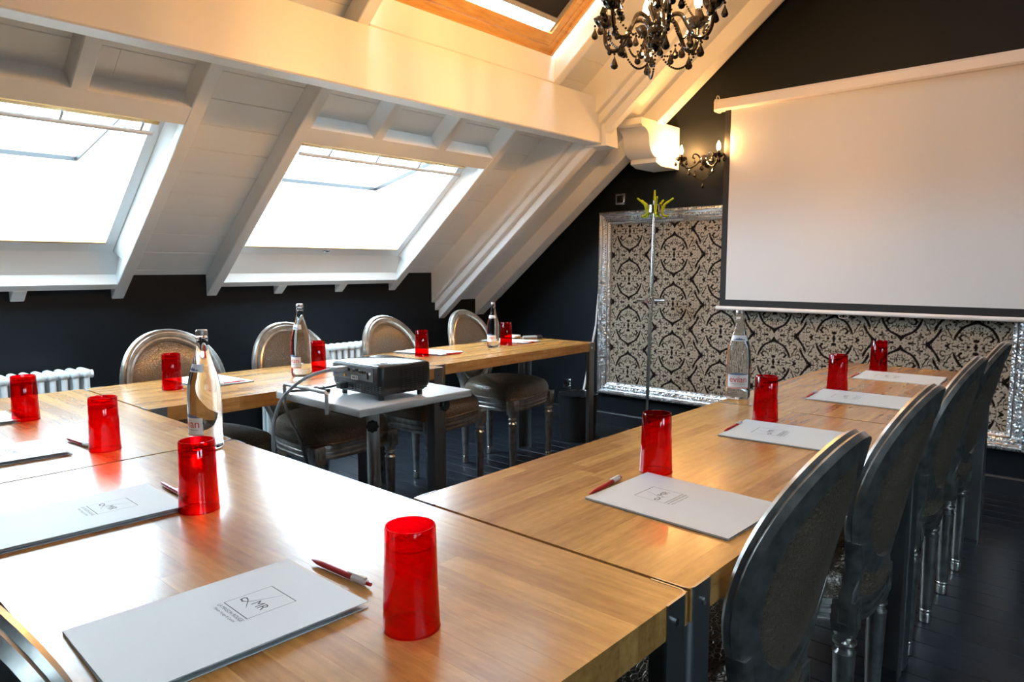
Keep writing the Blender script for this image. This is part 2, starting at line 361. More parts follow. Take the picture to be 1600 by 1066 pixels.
# purlin
pz0, pz1, px0, px1 = 1.965, 2.245, -2.68, -2.574
bm_ = B(); bm_.loft([[(px0, YB, pz0), (px1, YB, pz0), (px1, YB, pz1), (px0, YB, pz0 + 0.19)], [(px0, 3.74, pz0), (px1, 3.74, pz0), (px1, 3.74, pz1), (px0, 3.74, pz0 + 0.19)]])
bmesh.ops.recalc_face_normals(bm_.bm, faces=bm_.bm.faces); bmesh.ops.bevel(bm_.bm, geom=list(bm_.bm.edges), offset=0.006, segments=1, affect='EDGES')
pur = struct(bm_.obj('beam', M['white'], smooth=0)); pur['label'] = 'long white purlin beam crossing under the rafters, warm in lamplight'
eb = B(); eb.loft([[(px0, 3.70, pz0 - 0.012), (px1 + 0.03, 3.74, pz0 - 0.012), (px1 + 0.012, 3.72, pz1 - 0.02), (px0, 3.70, pz1 - 0.10)],
                   [(px0, 3.86, pz0 - 0.016), (px1 + 0.035, 3.86, pz0 - 0.016), (px1 + 0.012, 3.86, pz1 - 0.02), (px0, 3.86, pz1 - 0.10)]])
eb.obj('end_block', M['white'], pur, smooth=0)
B().tube([(px1 + 0.01, 3.69, pz1 - 0.02), (px1 + 0.012, 3.69, pz1 + 0.06)], 0.003, 6).tube([(px1 + 0.012, 3.69, pz1 - 0.02), (px1 + 0.012, 3.67, pz1 - 0.024)], 0.003, 6).obj('hook', M['black'], pur)
# corbel on the screen wall
prof = [(4.45, 2.145), (3.955, 2.145), (3.955, 2.105), (3.965, 2.098)]
for i in range(9):
    a = math.pi / 2 * i / 8; prof.append((3.972 + 0.085 * math.sin(a) , 2.092 - 0.085 * (1 - math.cos(a)) * 0.8))
for i in range(1, 9):
    a = math.pi / 2 * i / 8; prof.append((4.057 + 0.10 * (1 - math.cos(a)), 2.024 - 0.108 * math.sin(a)))
prof += [(4.148, 1.905), (4.148, 1.885), (4.215, 1.865), (4.45, 1.865)]
corb = struct(B().prism(prof, -2.625, -2.43, lambda a, b, t: (t, a, b)).obj('trim_corbel', M['white'], smooth=25))
corb['label'] = 'white ogee corbel block on the dark wall above the wall lamp'

# ------------------------------------------------------------------ windows
def skylight(name, y0, y1, side=0, opened=26.5):
    wn = struct(empty(name)); F = lambda a, b, t: P(a, t, b, side)
    bx = lambda n, u0, u1, ya, yb, o0, o1, ma, par: B().loft([[P(u0, ya, o0, side), P(u1, ya, o0, side), P(u1, yb, o0, side), P(u0, yb, o0, side)],
                                                            [P(u0, ya, o1, side), P(u1, ya, o1, side), P(u1, yb, o1, side), P(u0, yb, o1, side)]]).obj(n, ma, par, smooth=0)
    W = M['white']
    # lining strips on the flanks
    for s_, yy in ((1, y0), (-1, y1)):
        B().loft([[P(0.28, yy, 0.045, side), P(0.28, yy, 0.15, side), P(0.28, yy + s_ * 0.038, 0.15, side), P(0.28, yy + s_ * 0.030, 0.095, side)],
                  [P(1.26, yy, 0.045, side), P(1.26, yy, 0.15, side), P(1.26, yy + s_ * 0.038, 0.15, side), P(1.26, yy + s_ * 0.030, 0.095, side)]]).obj('lining', W, wn, smooth=0)
    a, b = y0 + 0.032, y1 - 0.032
    bx('window_frame', 0.275, 0.338, a, b, 0.10, 0.19, W, wn); bx('window_frame', 1.205, 1.26, a, b, 0.10, 0.19, W, wn)
    bx('window_frame', 0.325, 1.205, a, a + 0.048, 0.10, 0.19, W, wn); bx('window_frame', 0.325, 1.205, b - 0.048, b, 0.10, 0.19, W, wn)
    bx('seal', 0.337, 0.346, a + 0.05, b - 0.05, 0.098, 0.112, M['pine'], wn)
    bx('blind_cassette', 1.150, 1.166, a + 0.02, b - 0.02, 0.094, 0.112, M['pine'], wn)
    # outer kerb so the frame is closed towards the roof
    # sash, top hung and pushed out
    ph = R(opened); hu, ho, Ls = 1.20, 0.165, 0.86
    def S(l, y, d):   # l along the sash from hinge downwards, d outwards
        return P(hu - l * math.cos(ph) + d * math.sin(ph), y, ho + l * math.sin(ph) + d * math.cos(ph), side)
    def sb(n, l0, l1, ya, yb, d0, d1, ma, par):
        return B().loft([[S(l0, ya, d0), S(l1, ya, d0), S(l1, yb, d0), S(l0, yb, d0)], [S(l0, ya, d1), S(l1, ya, d1), S(l1, yb, d1), S(l0, yb, d1)]]).obj(n, ma, par, smooth=0)
    a += 0.05; b -= 0.05
    sa = sb('sash', Ls - 0.065, Ls, a, b, 0, 0.045, W, wn)
    sb('sash_rail', 0, 0.06, a, b, 0, 0.045, W, sa)
    sb('sash_stile', 0.06, Ls - 0.065, a, a + 0.06, 0, 0.045, W, sa); sb('sash_stile', 0.06, Ls - 0.065, b - 0.06, b, 0, 0.045, W, sa)
    for q in (a + 0.058, b - 0.062): sb('glazing_bead', 0.06, Ls - 0.065, q - 0.002, q + 0.006, -0.009, 0.012, M['black'], sa)
    sb('glazing_bead', Ls - 0.069, Ls - 0.061, a + 0.06, b - 0.06, -0.009, 0.012, M['black'], sa); sb('gasket', Ls - 0.004, Ls + 0.003, a, b, -0.004, 0.01, M['pole_grey'], sa); sb('gasket', 0.06, Ls, b - 0.003, b + 0.003, -0.004, 0.01, M['pole_grey'], sa)
    sb('pane', 0.058, Ls - 0.063, a + 0.058, b - 0.058, 0.018, 0.024, M['pane'], sa)
    B().tube([S(0.0, b + 0.01, 0.0), S(0.42, b + 0.01, -0.02)], 0.004, 6).tube([P(0.85, b + 0.03, 0.12, side), S(0.42, b + 0.01, -0.02)], 0.004, 6).obj('stay_arm', M['chrome'], wn)
    # ventilation bar with brackets under the trimmer
    vb = B().tube([P(1.125, a - 0.02, 0.062, side), P(1.125, b + 0.0, 0.062, side)], 0.010, 10).obj('vent_bar', M['trolley'], wn)
    n = 4
    for i in range(n):
        yy = a + 0.15 + (b - a - 0.2) * i / (n - 1)
        B().box(P(1.152, yy, 0.066, side), (0.050, 0.010, 0.012), Euler((0, -TH if side == 0 else TH, 0)).to_matrix()).obj('bracket', M['trolley'], vb, smooth=0)
    B().box(P(0.312, (a + b) / 2, 0.10, side), (0.02, 0.05, 0.012), Euler((0, -TH if side == 0 else TH, 0)).to_matrix(), 0.003).obj('latch', M['chrome'], wn)
    return wn
skylight('window_1', 0.115, 1.385); skylight('window_2', 1.962, 3.245)
# upper skylight in varnished pine with the black blind nearly closed
w3 = struct(empty('window_3'))
def pbx(n, u0, u1, ya, yb, o0, o1, ma, par): return B().loft([[P(u0, ya, o0), P(u1, ya, o0), P(u1, yb, o0), P(u0, yb, o0)], [P(u0, ya, o1), P(u1, ya, o1), P(u1, yb, o1), P(u0, yb, o1)]]).obj(n, ma, par, smooth=0)
ya, yb = 2.0, 3.215
for (a, b, o0) in ((0.0, 0.022, 0.098), (0.022, 0.058, 0.108)):
    pbx('window_frame', 2.03 + a, 2.03 + b, ya + a, yb - a, o0, 0.2, M['pine'], w3); pbx('window_frame', 3.24 - b, 3.24 - a, ya + a, yb - a, o0, 0.2, M['pine'], w3)
    pbx('window_frame', 2.03 + b, 3.24 - b, ya + a, ya + b, o0, 0.2, M['pine'], w3); pbx('window_frame', 2.03 + b, 3.24 - b, yb - b, yb - a, o0, 0.2, M['pine'], w3)
a, b = 0.062, 0.125
sa = pbx('sash', 2.03 + a, 2.03 + b, ya + a, yb - a, 0.112, 0.17, M['pine'], w3); pbx('sash_rail', 3.24 - b, 3.24 - a, ya + a, yb - a, 0.112, 0.17, M['pine'], sa)
pbx('sash_stile', 2.03 + b, 3.24 - b, ya + a, ya + b - 0.02, 0.112, 0.17, M['pine'], sa); pbx('sash_stile', 2.03 + b, 3.24 - b, yb - b + 0.02, yb - a, 0.112, 0.17, M['pine'], sa)
pbx('pane', 2.03 + b - 0.005, 3.24 - b + 0.005, ya + b - 0.03, yb - b + 0.03, 0.150, 0.156, M['pane'], sa)
bl = pbx('blind', 2.235, 3.12, ya + 0.115, yb - 0.115, 0.138, 0.1405, M['blind'], w3)
pbx('blind_rail', 2.212, 2.236, ya + 0.108, yb - 0.108, 0.128, 0.146, M['grey'], bl)
for yy in (ya + 0.106, yb - 0.118): pbx('blind_track', 2.16, 3.12, yy, yy + 0.012, 0.124, 0.148, M['grey'], bl)
skylight('window_4', -1.758, -0.48, 1, 4); skylight('fill_window', 0.115, 1.385, 1, 4)  # both unseen on the right slope; the second added as cool ceiling fill

# ------------------------------------------------------------------ tables
TZ = 0.74
stave_cache = {}
def stave(lx, ly):
    k = (round(lx, 3), round(ly, 4))
    if k not in stave_cache: stave_cache[k] = board_mesh('stave', lx, ly, 0.05, 0.00012, M['oak'])
    return stave_cache[k]
def table(x0, y0, x1, y1, along, label, seed, rot=0.0):
    """top spanning the world rectangle; staves run along 'x' or 'y'"""
    cx_, cy_ = (x0 + x1) / 2, (y0 + y1) / 2
    Lx, Wy = (x1 - x0, y1 - y0) if along == 'x' else (y1 - y0, x1 - x0)
    t = tag(empty('table', (cx_, cy_, 0), (0 if along == 'x' else math.pi / 2) + rot), label, 'table', 'oak meeting tables')
    rnd = random.Random(seed); n = max(1, round(Wy / 0.043)); sw = (Wy - 0.004) / n; Li = Lx - 0.004
    for i in range(n):
        y_ = -Wy / 2 + 0.002 + sw * (i + 0.5); x_ = -Li / 2; first = rnd.uniform(0.12, 0.42)
        while x_ < Li / 2 - 1e-4:
            ln = round(first if x_ == -Li / 2 else rnd.uniform(0.28, 0.55), 2)
            if Li / 2 - (x_ + ln) < 0.12: ln = Li / 2 - x_
            link('stave', stave(ln, sw), t, (x_ + ln / 2, y_, TZ)); x_ += ln
    for sx in (-1, 1):
        for sy in (-1, 1):
            # rounded angle-section leg wrapping the corner
            fl, th, r_ = 0.062, 0.004, 0.016; pts_o, pts_i = [], []
            pts_o.append((0, -fl)); pts_i.append((-th, -fl))
            for q in range(6):
                a = math.pi / 2 * q / 5
                pts_o.append((-r_ + r_ * math.cos(a), -r_ + r_ * math.sin(a))); pts_i.append((-r_ + (r_ - th) * math.cos(a), -r_ + (r_ - th) * math.sin(a)))
            pts_o.append((-fl, 0)); pts_i.append((-fl, -th))
            poly = pts_o + pts_i[::-1]
            b = B().prism(poly, 0.0, TZ + 0.0006, lambda a, c, z: (sx * (Lx / 2 + a), sy * (Wy / 2 + c), z))
            lg = b.obj('leg', M['steel'], t, smooth=30)
            bt = B()
            for zz in (TZ - 0.03,):
                bt.cyl((sx * (Lx / 2 - 0.001), sy * (Wy / 2 - 0.04), zz), (sx * (Lx / 2 + 0.003), sy * (Wy / 2 - 0.04), zz), 0.006, seg=10)
                bt.cyl((sx * (Lx / 2 - 0.04), sy * (Wy / 2 - 0.001), zz), (sx * (Lx / 2 - 0.04), sy * (Wy / 2 + 0.003), zz), 0.006, seg=10)
            bt.obj('bolt', M['chrome'], lg)
    return t
table(-1.788, 0.222, -0.450, 0.886, 'x', 'nearest oak table, with the largest folder, one red pen and two red tumblers on it', 1)
table(-2.970, 0.222, -1.792, 0.886, 'x', 'oak table at the corner towards the window side, nearest the short radiator', 2)
table(-1.060, 0.890, -0.450, 2.248, 'y', 'oak table on the chair-backed side, reaching to the bottle by the screen', 3)
table(-1.060, 2.252, -0.450, 3.610, 'y', 'oak table on the chair-backed side, farther one ending before the patterned panel', 4)
table(-2.970, 0.890, -2.372, 2.192, 'y', 'oak table along the windows, beside the projector trolley', 5)
table(-3.020, 2.197, -2.457, 3.535, 'y', 'oak table along the windows, farther one ending near the waste bin', 6, R(1.2))

# ------------------------------------------------------------------ chairs
def seat_outline(sc_=1.0, n=44, w_=0.252, d_=0.235):
    pts = []
    for i in range(n):
        a = 2 * math.pi * i / n; ca, sa_ = math.cos(a), math.sin(a); e = 2 / 3.4
        x = math.copysign(abs(ca) ** e, ca) * w_; yv = math.copysign(abs(sa_) ** e, sa_) * d_
        x *= 1 - 0.26 * (0.5 - yv / (2 * d_)) - (0.12 * max(0, -yv / d_) ** 3)
        pts.append((x * sc_, yv * sc_))
    return pts
def make_chair():
    t = empty('chair')
    # cushion
    lays = [(0.985, 0.436), (1.012, 0.450), (1.015, 0.468), (0.985, 0.492), (0.92, 0.511), (0.78, 0.528), (0.50, 0.540), (0.12, 0.544)]
    b = B(); b.loft([[Vector((x, y_, z)) for x, y_ in seat_outline(s_)] for s_, z in lays]); b.obj('seat', M['croc'], t, 60)
    b = B(); pr = []
    for i in range(44):
        pass
    b.tube([Vector((x * 1.004, y_ * 1.004, 0.442)) for x, y_ in seat_outline(1.0) + [seat_outline(1.0)[0]]], 0.005, 6, cap=False); b.obj('piping', M['croc'], t)
    lays = [(0.93, 0.372), (0.975, 0.372), (0.985, 0.378), (0.985, 0.386), (0.965, 0.390), (0.965, 0.396), (0.99, 0.400), (0.99, 0.409), (0.968, 0.413), (0.968, 0.418), (0.995, 0.422), (0.995, 0.436), (0.93, 0.437)]
    b = B(); b.loft([[Vector((x, y_, z)) for x, y_ in seat_outline(s_)] for s_, z in lays]); b.obj('seat_rail', M['silver'], t, 30)
    # legs
    prof = [(0.012, 0.0), (0.017, 0.004), (0.0185, 0.03), (0.016, 0.036), (0.0165, 0.04), (0.0185, 0.044), (0.0165, 0.048), (0.0175, 0.052), (0.0250, 0.300), (0.0265, 0.306), (0.0235, 0.310), (0.0200, 0.316), (0.0200, 0.322), (0.0265, 0.328), (0.0265, 0.334), (0.0195, 0.340), (0.0255, 0.348), (0.027, 0.36)]
    for sx, yy in ((0.212, 0.195), (-0.212, 0.195), (0.134, -0.195), (-0.134, -0.195)):
        b = B().lathe(prof, 32, (sx, yy, 0), (0.06, 0.298, 8, 0.0016))
        b.box((sx, yy, 0.3985), (0.054, 0.054, 0.079), bev=0.003)
        lg = b.obj('leg', M['silver'], t, 28)
        r_ = B(); s1 = math.copysign(1, sx); s2 = math.copysign(1, yy)
        for ax in (0, 1):
            for du in (-1, 1):
                c = [sx, yy, 0.40]; d = [0.004, 0.004, 0.042]
                if ax == 0: c[0] += s1 * 0.0275; c[1] += du * 0.011
                else: c[1] += s2 * 0.0275; c[0] += du * 0.011
                r_.box(c, d)
                c = [sx, yy, 0.40 + du * 0.019]; d = [0.004, 0.004, 0.004]; d[1 - ax] = 0.026
                c[ax] += (s1, s2)[ax] * 0.0275; r_.box(c, d)
        r_.obj('rosette', M['silver'], lg, 0)
    # back: oval frame, padded panel, two uprights, all tilted together
    A_, B_, zc = 0.196, 0.208, 0.270
    tilt = R(13); T0 = Matrix.Translation((0, -0.208, 0.437)) @ Matrix.Rotation(tilt, 4, 'X')
    class Bent:                                   # the back is dished round the sitter
        def __matmul__(s_, v): return T0 @ Vector((v.x, v.y + 0.9 * v.x * v.x, v.z))
    T = Bent()
    sec = [(-0.024, 0.010), (-0.020, 0.017), (-0.012, 0.013), (-0.006, 0.019), (0.006, 0.020), (0.011, 0.013), (0.020, 0.015), (0.025, 0.007), (0.022, 0.000), (0.0265, -0.006), (0.022, -0.017), (-0.020, -0.018), (-0.024, -0.010)]
    loops = []; n = 56
    for i in range(n + 1):
        a = 2 * math.pi * i / n; px, pz = A_ * math.cos(a), B_ * math.sin(a) * (1.03 if math.sin(a) > 0 else 1.0)
        nx, nz = B_ * math.cos(a), A_ * math.sin(a); q = math.hypot(nx, nz); nx /= q; nz /= q
        loops.append([T @ Vector((px + nx * r_, d, zc + pz + nz * r_)) for r_, d in sec])
    b = B(); b.loft(loops, True, False); bmesh.ops.remove_doubles(b.bm, verts=b.bm.verts, dist=1e-5); b.obj('back_frame', M['silver'], t, 32)
    b = B(); el = lambda s_, d: [T @ Vector((A_ * s_ * math.cos(2 * math.pi * i / 40), d, zc + B_ * s_ * math.sin(2 * math.pi * i / 40))) for i in range(40)]
    b.loft([el(0.1, -0.017), el(0.7, -0.016), el(0.91, -0.010), el(0.91, 0.006), el(0.80, 0.016), el(0.5, 0.024), el(0.1, 0.027)]); b.obj('back_panel', M['croc'], t, 60)
    b = B().tube([T @ Vector((A_ * 0.905 * math.cos(2 * math.pi * i / 48), 0.010, zc + B_ * 0.905 * math.sin(2 * math.pi * i / 48))) for i in range(49)], 0.0045, 6, cap=False); b.obj('piping', M['croc'], t)
    for s_ in (-1, 1):
        pts = [(s_ * 0.134, -0.195, 0.40), (s_ * 0.134, -0.198, 0.44)]
        for h, xx in ((0.02, 0.132), (0.05, 0.132), (0.085, 0.143), (0.12, 0.158), (0.15, 0.172)):
            v = T @ Vector((s_ * xx, -0.001, h)); pts.append(tuple(v))
        b = B(); loops = []
        for i, p in enumerate(pts):
            wx = (0.027, 0.026, 0.022, 0.017, 0.017, 0.020, 0.018)[i]; wy = 0.019
            loops.append([Vector(p) + Vector((wx * cx2, wy * cy2, 0)) for cx2, cy2 in ((-1, -0.8), (-0.8, -1), (0.8, -1), (1, -0.8), (1, 0.8), (0.5, 1), (0.2, 0.7), (-0.2, 0.7), (-0.5, 1), (-1, 0.8))])
        b.loft(loops); b.obj('upright', M['silver'], t, 40)
    return t
chair0 = make_chair(); used = [False]
def chair(x, y, facing, label, group):
    """facing: degrees of the direction the sitter looks (0 = +x, 90 = +y)"""
    c = chair0 if not used[0] else copy_tree(chair0); used[0] = True
    c.location = (x, y, 0); c.rotation_euler = (0, 0, R(facing - 90)); tag(c, label, 'chair', group); return c
gl, gr_ = 'chairs along the window side', 'chairs along the dark wall side'
for x, y, f, lb in ((-2.815, 1.27, 2, 'silver medallion chair behind the bottle nearest the camera, window side'),
                    (-2.785, 1.83, 5, 'silver medallion chair half behind the projector trolley, beside the radiator'),
                    (-2.805, 2.465, 9, 'silver medallion chair whose backrest rises behind the projector'),
                    (-2.865, 3.14, 10, 'silver medallion chair nearest the waste bin and sloping white rafters')): chair(x, y, f, lb, gl)
for x, y, f, lb in ((-0.652, 1.20, 180, 'silver medallion chair in front, its bronze back largest in view'),
                    (-0.655, 1.82, 180, 'second silver medallion chair from the camera, seen from behind'),
                    (-0.665, 2.505, 180, 'third silver medallion chair from the camera, seen from behind'),
                    (-0.668, 3.05, 180, 'fourth silver medallion chair from the camera, against the patterned panel')): chair(x, y, f, lb, gr_)
chair(-1.00, 0.40, 100, 'silver medallion chair cut off at the lower corner under the nearest table', 'chairs at the near table')

# ------------------------------------------------------------------ tumblers (upside down)
def make_tumbler():
    b = B(); H = 0.135
    outer = [(0.0370, 0.0), (0.0368, 0.001), (0.0345, 0.06), (0.0325, H - 0.002), (0.0315, H)]
    inner = [(0.0295, H), (0.0285, H - 0.008), (0.0280, H - 0.012), (0.0001, H - 0.013)]
    b.lathe(outer + inner, 40, cap=False)
    t = b.obj('tumbler', M['red_glass'], None, 30)
    b = B(); b.lathe([(0.0352, 0.0), (0.0328, 0.06), (0.0308, H - 0.024), (0.0300, H - 0.027), (0.0001, H - 0.027)], 40, cap=False)
    b.obj('inner_wall', M['red_glass'], t, 30)
    b = B(); lp = [(0.0370, 0.0), (0.0374, 0.001), (0.0370, 0.0025), (0.0352, 0.0025), (0.0350, 0.001), (0.0352, 0.0)]
    b.lathe(lp + [lp[0]], 40, cap=False); b.obj('rim', M['red_glass'], t, 30)
    return t
tum0 = make_tumbler(); tu = [False]
def tumbler(x, y, label, z=TZ + 0.0004):
    c = tum0 if not tu[0] else copy_tree(tum0); tu[0] = True
    c.location = (x, y, z); tag(c, label, 'tumbler', 'upturned red tumblers')
for x, y, lb in ((-0.670, 0.558, 'upturned red tumbler nearest the camera, alone on the wood'),
                 (-1.312, 0.576, 'upturned red tumbler in front of the nearest water bottle'),
                 (-1.930, 0.618, 'upturned red tumbler near the corner, standing clear on the glare, pen beside it'),
                 (-2.490, 0.585, 'upturned red tumbler in front of the short white radiator'),
                 (-2.715, 1.112, 'upturned red tumbler in front of the first chair on the window side'),
                 (-2.700, 1.738, 'upturned red tumbler half hidden behind the bottle beside the projector'),
                 (-2.765, 2.400, 'upturned red tumbler just above the projector, in front of a chair'),
                 (-2.790, 3.079, 'upturned red tumbler beside the bottle at the far window-side table'),
                 (-0.790, 1.375, 'upturned red tumbler behind the folder closest to the front chair'),
                 (-0.820, 2.070, 'upturned red tumbler beside the bottle under the screen'),
                 (-0.825, 2.760, 'upturned red tumbler behind the third folder of the chair row'),
                 (-0.850, 3.410, 'upturned red tumbler farthest from the camera, against the patterned panel')): tumbler(x, y, lb)

# ------------------------------------------------------------------ bottles
def make_bottle():
    H = 0.312
    outer = [(0.030, 0.002), (0.0385, 0.004), (0.0418, 0.010), (0.0420, 0.034), (0.0412, 0.038), (0.0412, 0.096), (0.0420, 0.100), (0.0420, 0.132), (0.0412, 0.150), (0.0390, 0.172), (0.0350, 0.192), (0.0295, 0.210), (0.0235, 0.230), (0.0185, 0.248), (0.0150, 0.268), (0.0138, 0.285), (0.0150, 0.287), (0.0150, 0.292), (0.0132, 0.294), (0.0132, 0.306)]
    b = B(); b.lathe([(0.0001, 0.006)] + outer, 48, cap=True); t = b.obj('bottle', M['bottle'], None, 50)
    b = B(); b.lathe([(0.0140, 0.297), (0.0146, 0.298), (0.0142, 0.309), (0.012, H), (0.0001, H + 0.0003)], 28, cap=True, flute=(0.2965, 0.30, 14, 0.0006)); b.obj('cap', M['cap'], t, 40)
    def patch(r_, z0, z1, a0, a1, off=0.0004, nn=22):
        q = B(); lo = [[], []]
        for i in range(nn + 1):
            a = a0 + (a1 - a0) * i / nn
            for k_, z in enumerate((z0, z1)):
                rr_ = r_(z) + off; lo[k_].append(Vector((rr_ * math.sin(a), -rr_ * math.cos(a), z)))
        q.loft(lo, False, False); return q
    def rad(z):
        for (r0, z0), (r1_, z1) in zip(outer[:-1], outer[1:]):
            if z0 <= z <= z1: return r0 + (r1_ - r0) * (z - z0) / max(z1 - z0, 1e-6)
        return 0.04
    lab = patch(lambda z: 0.0412, 0.042, 0.090, -0.92, 0.92).obj('label', M['label'], t)
    patch(lambda z: 0.0412, 0.042, 0.047, -0.92, 0.92, 0.0008).obj('label_band', M['label_pink'], lab)
    b = B(); add_mesh(b, text_mesh('evian', 0.0300), lambda v: ((0.0412 + 0.001) * math.sin(v.x / 0.0412), -(0.0412 + 0.001) * math.cos(v.x / 0.0412), 0.0735 + v.y)); b.obj('lettering', M['label_red'], lab, 0)
    b = B(); r_ = 0.0412 + 0.0009
    for xx in (-0.027, 0.027): pass
    lo = [[], []]
    for i in range(21):
        a = -0.62 + 1.24 * i / 20
        for k_, z in enumerate((0.0585, 0.0592)): lo[k_].append(Vector((r_ * math.sin(a), -r_ * math.cos(a), z)))
    b.loft(lo, False, False); b.obj('small_print', M['ink'], lab)
    # mountain silhouette printed above the label
    b = B(); pk = [0, .004, .0085, .005, .0115, .007, .014, .0075, .0095, .005, .0075, .002, 0]; lo = [[], []]
    for i, h in enumerate(pk):
        a = -0.75 + 1.5 * i / (len(pk) - 1)
        lo[0].append(Vector((r_ * math.sin(a), -r_ * math.cos(a), 0.0895))); lo[1].append(Vector((r_ * math.sin(a), -r_ * math.cos(a), 0.0905 + h * 0.75)))
    b.loft(lo, False, False); b.obj('mountain_print', M['label_blue'], lab)
    nl = patch(rad, 0.206, 0.2255, -1.1, 1.1, 0.0006).obj('neck_label', M['label'], t)
    b = B(); pk = [0, .003, .001, .006, .003, .008, .004, .006, .001, .003, 0]; lo = [[], []]
    for i, h in enumerate(pk):
        a = -0.7 + 1.4 * i / (len(pk) - 1)
        for k_, z in enumerate((0.2095, 0.210 + h)):
            rr_ = rad(z) + 0.0012; lo[k_].append(Vector((rr_ * math.sin(a), -rr_ * math.cos(a), z)))
    b.loft(lo, False, False); b.obj('mountain_print', M['label_blue'], nl)
    return t
bot0 = make_bottle(); bu = [False]
def bottle(x, y, turn, s_, label):
    c = bot0 if not bu[0] else copy_tree(bot0); bu[0] = True
    c.location = (x, y, TZ + 0.0004); c.scale = (s_,) * 3
    # label (local -y) turned towards the camera, then by 'turn' degrees
    c.rotation_euler = (0, 0, math.atan2(-y, -x) + math.pi / 2 + R(turn)); tag(c, label, 'bottle', 'clear glass water bottles')
bottle(-1.745, 0.792, -62, 0.975, 'clear glass water bottle closest to the camera, behind a red tumbler')
bottle(-2.610, 1.600, -55, 0.985, 'clear glass water bottle left of the projector, red tumbler behind it')
bottle(-2.745, 2.920, -28, 0.83, 'small clear glass water bottle at the far window-side table')
bottle(-1.030, 2.345, 0, 1.0, 'clear glass water bottle with its label facing us, below the screen')

# ------------------------------------------------------------------ folders
def ribbon(b, pts, wd, z, close=False):
    pts = [Vector((x, y_)) for x, y_ in pts]; n = len(pts); lo = [[], []]
    ws = wd if isinstance(wd, (list, tuple)) else [wd] * n
    for i in range(n):
        t = (pts[min(i + 1, n - 1)] - pts[max(i - 1, 0)]); t = t.normalized() if t.length else Vector((1, 0))
        nn = Vector((-t.y, t.x)); lo[0].append((pts[i] + nn * ws[i] / 2)); lo[1].append((pts[i] - nn * ws[i] / 2))
    b.loft([[Vector((p.x, p.y, z(p.x))) for p in l_] for l_ in lo], False, False)
def make_folder():
    Wf, Hf = 0.218, 0.308
    zt = lambda x: 0.0030 + 0.0050 * max(0.0, (x + Wf / 2) / Wf) ** 1.3
    t = empty('folder')
    b = B(); n = 10
    lo = []
    for i in range(n + 1):
        x = -Wf / 2 + Wf * i / n; z = zt(x); lo.append([Vector((x, -Hf / 2, z)), Vector((x, Hf / 2, z)), Vector((x, Hf / 2, z + 0.0006)), Vector((x, -Hf / 2, z + 0.0006))])
    b.loft(lo); b.obj('cover', M['card'], t, 40)
    b = B().box((0, 0, 0.0003), (Wf, Hf, 0.0006)); b.box((-Wf / 2 + 0.0004, 0, 0.0018), (0.0008, Hf, 0.0036)); b.obj('back_cover', M['card'], t, 0)
    b = B()
    for i in range(3): b.box((-0.003, 0.002 * (i - 1), 0.0012 + 0.0007 * i), (0.205, 0.292, 0.0003))
    b.obj('paper', M['card_in'], t, 0)
    # printed logo : square with a looped L, MR, two lines of lettering
    ox, oy, q = 0.0, 0.054, 0.0345; k_s = 1.2; Z = lambda x: zt(x) + 0.0009; b = B()
    for a, c in (((-q, -q), (q, -q)), ((q, -q), (q, q)), ((q, q), (-q, q)), ((-q, q), (-q, -q))):
        wd = 0.0013 if a[1] == c[1] else 0.0008
        ribbon(b, [(ox + a[0] + (c[0] - a[0]) * k_ / 4, oy + a[1] + (c[1] - a[1]) * k_ / 4) for k_ in range(5)], wd, Z)
    pts = [(0.004, 0.026), (-0.001, 0.012), (-0.006, 0.000), (-0.010, -0.008), (-0.016, -0.013), (-0.022, -0.012), (-0.0235, -0.008), (-0.021, -0.0055), (-0.014, -0.0075), (-0.006, -0.0125), (0.003, -0.018)]
    ribbon(b, [(ox + x * k_s, oy + y_ * k_s) for x, y_ in pts], [1.2 * g_ for g_ in (0.0004, 0.0006, 0.0008, 0.0011, 0.0019, 0.0024, 0.0024, 0.0018, 0.0012, 0.0009, 0.0004)], Z)
    add_mesh(b, text_mesh('MR', 0.021), lambda v: (ox + 0.0102 + v.x, oy - 0.0054 + v.y, Z(ox + 0.009 + v.x)))
    add_mesh(b, text_mesh('LA MAISON ROUGE', 0.0080), lambda v: (ox + v.x, oy - q - 0.0072 + v.y, Z(ox + v.x)))
    add_mesh(b, text_mesh('Maison Voyage & Qualité', 0.0058), lambda v: (ox + v.x, oy - q - 0.0150 + v.y, Z(ox + v.x)))
    b.obj('printed_logo', M['ink'], t, 0)
    return t
fol0 = make_folder(); fu = [False]
def folder(x, y, rz, label):
    c = fol0 if not fu[0] else copy_tree(fol0); fu[0] = True
    c.location = (x, y, TZ + 0.0006); c.rotation_euler = (0, 0, R(rz)); tag(c, label, 'folder', 'pale printed folders')
